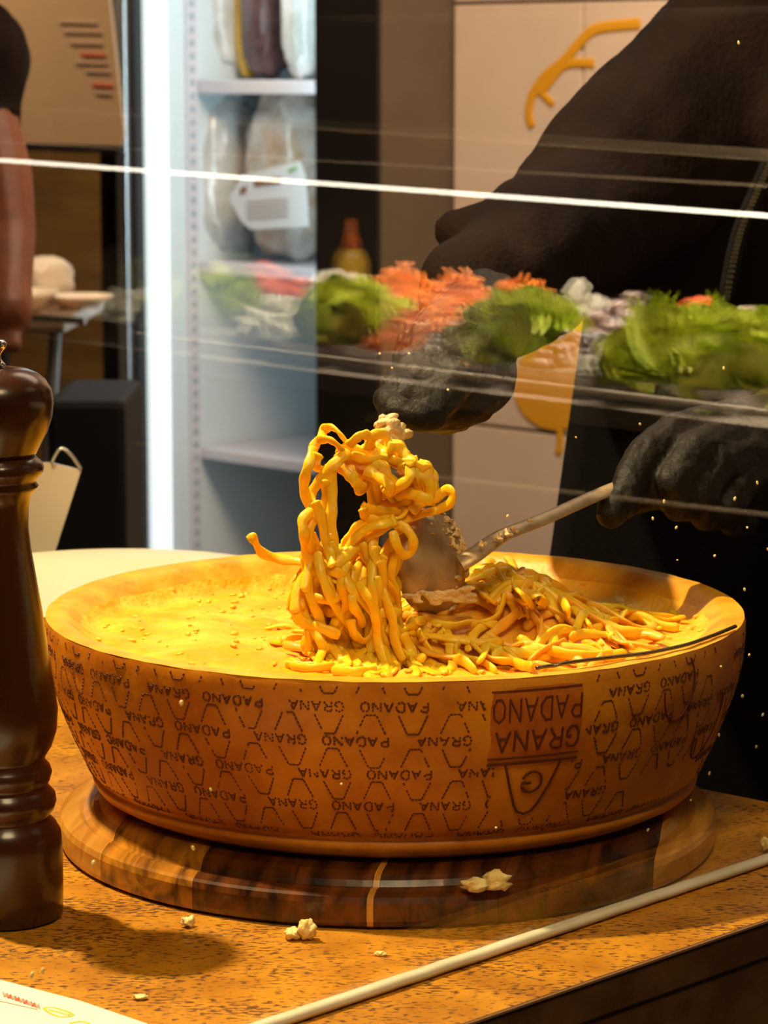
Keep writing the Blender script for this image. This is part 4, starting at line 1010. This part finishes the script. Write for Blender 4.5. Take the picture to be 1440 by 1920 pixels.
link('hair', fuse(capsules([(Vector((bx, by + .03, 1.73)), .093, Vector((bx, by + .02, 1.75)), .08)]), .01, 2), M_hair, p2)

# ================================================================== SALAD BAR (in front of the glass, seen mirrored in it)
zs_ = 1.165
v0, v1 = G(1440, 775, zs_), G(600, 676, zs_)
r0, r1 = mir(v0), mir(v1); bd = (r1 - r0).normalized(); bo = Vector((bd.y, -bd.x, 0))
if bo.dot(U) < 0: bo = -bo
vd = (v1 - v0).normalized(); von = Vector((vd.y, -vd.x, 0)); von = von if von.dot(Vector((0, 1, 0))) > 0 else -von
def front_hit(x, y, off=0):
    d = ray(x, y); t = ((v0 + von * off) - CAM).dot(von) / d.dot(von); return mir(CAM + d * t)
def RB(t, d, z): p = r0 + bd * t + bo * d; p.z = z; return p
byaw = math.atan2(bd.y, bd.x)
sb_ = empty('salad_bar', RB(.6, .35, 0), 'black salad bar with steel top facing the glass screen', 'salad bar')
T0, T1, DP = -.42, 1.95, .62
def bbox(t0, t1, d0, d1, z0, z1, bevel=0):
    return boxm(RB((t0 + t1) / 2, (d0 + d1) / 2, (z0 + z1) / 2), (t1 - t0, d1 - d0, z1 - z0), byaw, bevel)
M_trim = mat('steel_trim', (.52, .44, .38), .35, metal=.8)
link('cabinet', me_bm(bbox(T0, T1, .01, DP, .0, zs_ - .03)), M_black, sb_)
link('steel_top', me_bm(bbox(T0, T1, 0, DP, zs_ - .03, zs_ - .012, .002)), M_trim, sb_)
M_trim2 = mat('painted_lit_trim', (.85, .72, .6), .6)  # brightness put into the colour so the strips look lit
def strip(x0, y0, x1, y1, thick, m, name, par, off=0):
    p, q = front_hit(x0, y0, off), front_hit(x1, y1, off); d = (p - q)
    o = link(name, me_bm(sweep([p, q], thick, thick, 8, n0=Vector((0, 0, 1)))), m, par); return o
strip(250, 628, 1460, 778, .007, M_trim2, 'front_trim', sb_, .0)
strip(250, 830, 1460, 968, .005, M_trim2, 'lower_trim', sb_, .004)
cn_ = empty('light_canopy', RB(.6, .4, zs_), 'slim canopy with a glowing light tube above the salad bar', 'canopy')
M_led2 = mat('led_tube', (1, .9, .75), .4, emis=(1, .88, .70), estr=11)
cano = strip(-60, 296, 1500, 409, .0046, M_led2, 'light_tube', cn_, .0); cano['label'] = 'thin glowing warm white light tube'
strip(-60, 190, 1500, 295, .010, M_trim2, 'canopy_rail', cn_, .0)
strip(-60, 262, 1500, 352, .003, M_trim2, 'canopy_edge', cn_, .0)
zc_ = front_hit(700, 120).z
link('canopy', me_bm(bbox(T0, T1, .12, DP, zc_ + .05, zc_ + .08)), M_black, cn_)
for t in (T0 + .03, T1 - .03): link('post', me_bm(bbox(t - .012, t + .012, DP - .05, DP - .02, zs_ - .011, zc_ + .05)), M_trim, cn_)
area('salad_bar_light', RB(.32, .26, zc_ + .045), RB(.32, .26, 1.1), 1.15, .22, 46, (1, .86, .64), 95).rotation_euler[2] = byaw
M_let = mat('lettuce', (.26, .40, .010), .4, noise_col=(.80, .84, .12), nscale=24, ramp=(.3, .6), bump=.4, bscale=60)
M_letd = mat('dark_lettuce', (.06, .20, .01), .4, noise_col=(.30, .50, .04), nscale=24)
M_carrot = mat('shredded_carrot', (.70, .19, .010), .5)
M_tom = mat('tomato', (.55, .06, .008), .25, noise_col=(.75, .18, .02), nscale=30)
M_feta = mat('white_cheese', (.82, .76, .64), .5)
M_oliv = mat('dark_olive', (.05, .03, .03), .3, noise_col=(.22, .14, .12), nscale=40)
M_pan = mat('pan_steel', (.45, .42, .40), .3, metal=.9)
def inv(x, y, z): return mir(G(x, y, z))
def bar_coords(p): q = p - r0; return q.dot(bd), q.dot(bo)
def leafm(s):
    bm = bmesh.new(); n = 7; g = []; sd = random.uniform(0, 99)
    for j in range(n):
        row = []
        for i in range(n):
            u, v = i / (n - 1) * 2 - 1, j / (n - 1) * 2 - 1; w = (1 - .55 * v * v) * (1 if v < 0 else 1 - .25 * v)
            row.append(bm.verts.new((u * s * .5 * w, v * s * .75, s * (.30 * u * u + .20 * noise.noise(Vector((u * 2.3, v * 2.3, sd))) + .12 * abs(u) * sin(v * 9)))))
        g.append(row)
    for j in range(n - 1):
        for i in range(n - 1): bm.faces.new((g[j][i], g[j][i + 1], g[j + 1][i + 1], g[j + 1][i]))
    return bm
def heap(kind, cx, cy, z, sx, sy, hh, n, m, label, name, cat, pan):
    c = inv(cx, cy, z); t0, d0 = bar_coords(c); bm = bmesh.new()
    d0 = max(d0, sy * .9 + .02)
    for k in range(n):
        r = math.sqrt(random.random()); a = random.uniform(0, 2 * pi); t, d = t0 + sx * r * cos(a), d0 + sy * r * sin(a)
        zz = z + hh * (1 - r * r) * random.uniform(.4, 1) + .003; p = RB(t, d, zz)
        if kind == 'leaf': q = leafm(random.uniform(.035, .065))
        elif kind == 'shred':
            q = bmesh.new(); bmesh.ops.create_cube(q, size=1); bmesh.ops.scale(q, vec=(.022, .0028, .0028), verts=q.verts)
        elif kind == 'cube':
            q = bmesh.new(); bmesh.ops.create_cube(q, size=random.uniform(.010, .018)); bev(q, .002, 1)
        else:
            q = bmesh.new(); bmesh.ops.create_icosphere(q, subdivisions=2, radius=random.uniform(.008, .013), matrix=Matrix.Diagonal((1, 1, .8, 1)))
        R = Matrix.Rotation(random.uniform(0, 6.28), 4, 'Z') @ Matrix.Rotation(random.uniform(-1, 1), 4, 'X') @ Matrix.Rotation(random.uniform(-.8, .8), 4, 'Y')
        bmesh.ops.transform(q, matrix=Matrix.Translation(p) @ R, verts=q.verts); add(bm, q)
    # mounded base
    bs_ = bmesh.new(); bmesh.ops.create_icosphere(bs_, subdivisions=3, radius=1)
    for v in bs_.verts: v.co.z = max(v.co.z, 0)
    bmesh.ops.transform(bs_, matrix=Matrix.Translation(RB(t0, d0, z)) @ Matrix.Rotation(byaw, 4, 'Z') @ Matrix.Diagonal((sx * .9, sy * .9, hh * .7, 1)), verts=bs_.verts); add(bm, bs_)
    o = link(name, me_bm(bm), m, kind='stuff', smooth=(kind in ('leaf', 'ball'))); center(o); tag(o, label, cat)
    # its steel pan
    po = bmesh.new(); w_, l_ = sx + .012, sy + .012
    for (ta, tb2, da, db) in ((-w_, w_, -l_, -l_ + .006), (-w_, w_, l_ - .006, l_), (-w_, -w_ + .006, -l_, l_), (w_ - .006, w_, -l_, l_)):
        add(po, bbox(t0 + ta, t0 + tb2, d0 + da, d0 + db, zs_ - .011, z + .006, .001))
    add(po, bbox(t0 - w_, t0 + w_, d0 - l_, d0 + l_, zs_ - .0115, zs_ - .008))
    o = link('steel_pan', me_bm(po), M_pan); center(o); tag(o, pan, 'food pan', 'steel pans set in the salad bar')
zt2 = zs_ + .004
def heap2(kind, t, d, z, sx, sy, hh, n, m, label, name, cat, pan):
    global inv
    keep = inv; inv = lambda a, b, c: RB(t, d, z); heap(kind, 0, 0, z, sx, sy, hh, n, m, label, name, cat, pan); inv = keep
FRONT = [('leaf', 1400, M_let, 'pale green curly lettuce', 'lettuce'), ('leaf', 1270, M_let, 'yellow green lettuce', 'lettuce'), ('cube', 1170, M_feta, 'white feta cubes', 'feta_cubes'), ('ball', 1085, M_oliv, 'dark olives', 'olives'), ('leaf', 975, M_let, 'bright frisee leaves', 'frisee'),
         ('ball', 875, M_oliv, 'black olives', 'olives'), ('shred', 775, M_carrot, 'orange grated carrot', 'grated_carrot'), ('leaf', 650, M_let, 'bright green oak lettuce', 'lettuce'), ('cube', 520, M_feta, 'pale mozzarella cubes', 'mozzarella_cubes'), ('leaf', 380, M_let, 'limp lettuce', 'lettuce'),
         ('cube', 240, M_feta, 'white diced cheese', 'diced_cheese'), ('shred', 90, M_carrot, 'grated pumpkin', 'grated_pumpkin')]
REAR = [('ball', 1420, M_oliv, 'purple olives', 'olives'), ('ball', 1300, M_tom, 'red tomatoes', 'tomatoes'), ('ball', 1180, M_oliv, 'brown beans', 'beans'), ('cube', 1075, M_feta, 'white egg pieces', 'egg_pieces'), ('shred', 965, M_carrot, 'carrot strips', 'carrot_strips'),
        ('shred', 860, M_carrot, 'thin orange pepper strips', 'pepper_strips'), ('shred', 750, M_carrot, 'orange shredded squash', 'shredded_squash'), ('cube', 640, M_feta, 'cream cheese cubes', 'cheese_cubes'), ('ball', 500, M_tom, 'cherry tomatoes', 'cherry_tomatoes'), ('leaf', 350, M_let, 'rocket leaves', 'rocket'), ('cube', 200, M_feta, 'white radish pieces', 'radish_pieces')]
for row, (L_, d, yy) in enumerate(((FRONT, .105, 650), (REAR, .275, 590))):
    ts = [bar_coords(front_hit(e[1], yy, d))[0] for e in L_]
    for k, (kind, x, m, desc, nm) in enumerate(L_):
        gaps = [abs(ts[k] - ts[q]) for q in (k - 1, k + 1) if 0 <= q < len(ts)]; sx = min(gaps) * .5 - .014
        heap2(kind, ts[k], d, zt2 + .012 * row, sx, .060, {'leaf': .040, 'shred': .042, 'cube': .034, 'ball': .030}[kind] + .012 * row, {'leaf': 40, 'shred': 230, 'cube': 70, 'ball': 60}[kind], m,
              desc + ' heaped in a pan of the %s row of the salad bar' % ('front' if row == 0 else 'rear'), nm, 'salad', 'steel food pan in the salad bar under the ' + desc)
# sauce bottle on the bar
bp_ = RB(bar_coords(front_hit(655, 500, .42))[0], .42, zs_ - .012)
bt = empty('sauce_bottle', bp_, 'yellow sauce squeeze bottle with a red nozzle standing on the salad bar', 'bottle')
link('body', me_bm(lathe([(0, .0), (.020, 0), (.021, .01), (.021, .070), (.016, .082), (.010, .087), (0, .087)], bp_, 32)), M_ybag, bt, smooth=True)
link('nozzle', me_bm(lathe([(.0, .087), (.011, .087), (.010, .096), (.007, .102), (.004, .122), (0, .122)], bp_, 24)), M_tom, bt, smooth=True, label='red pointed nozzle')
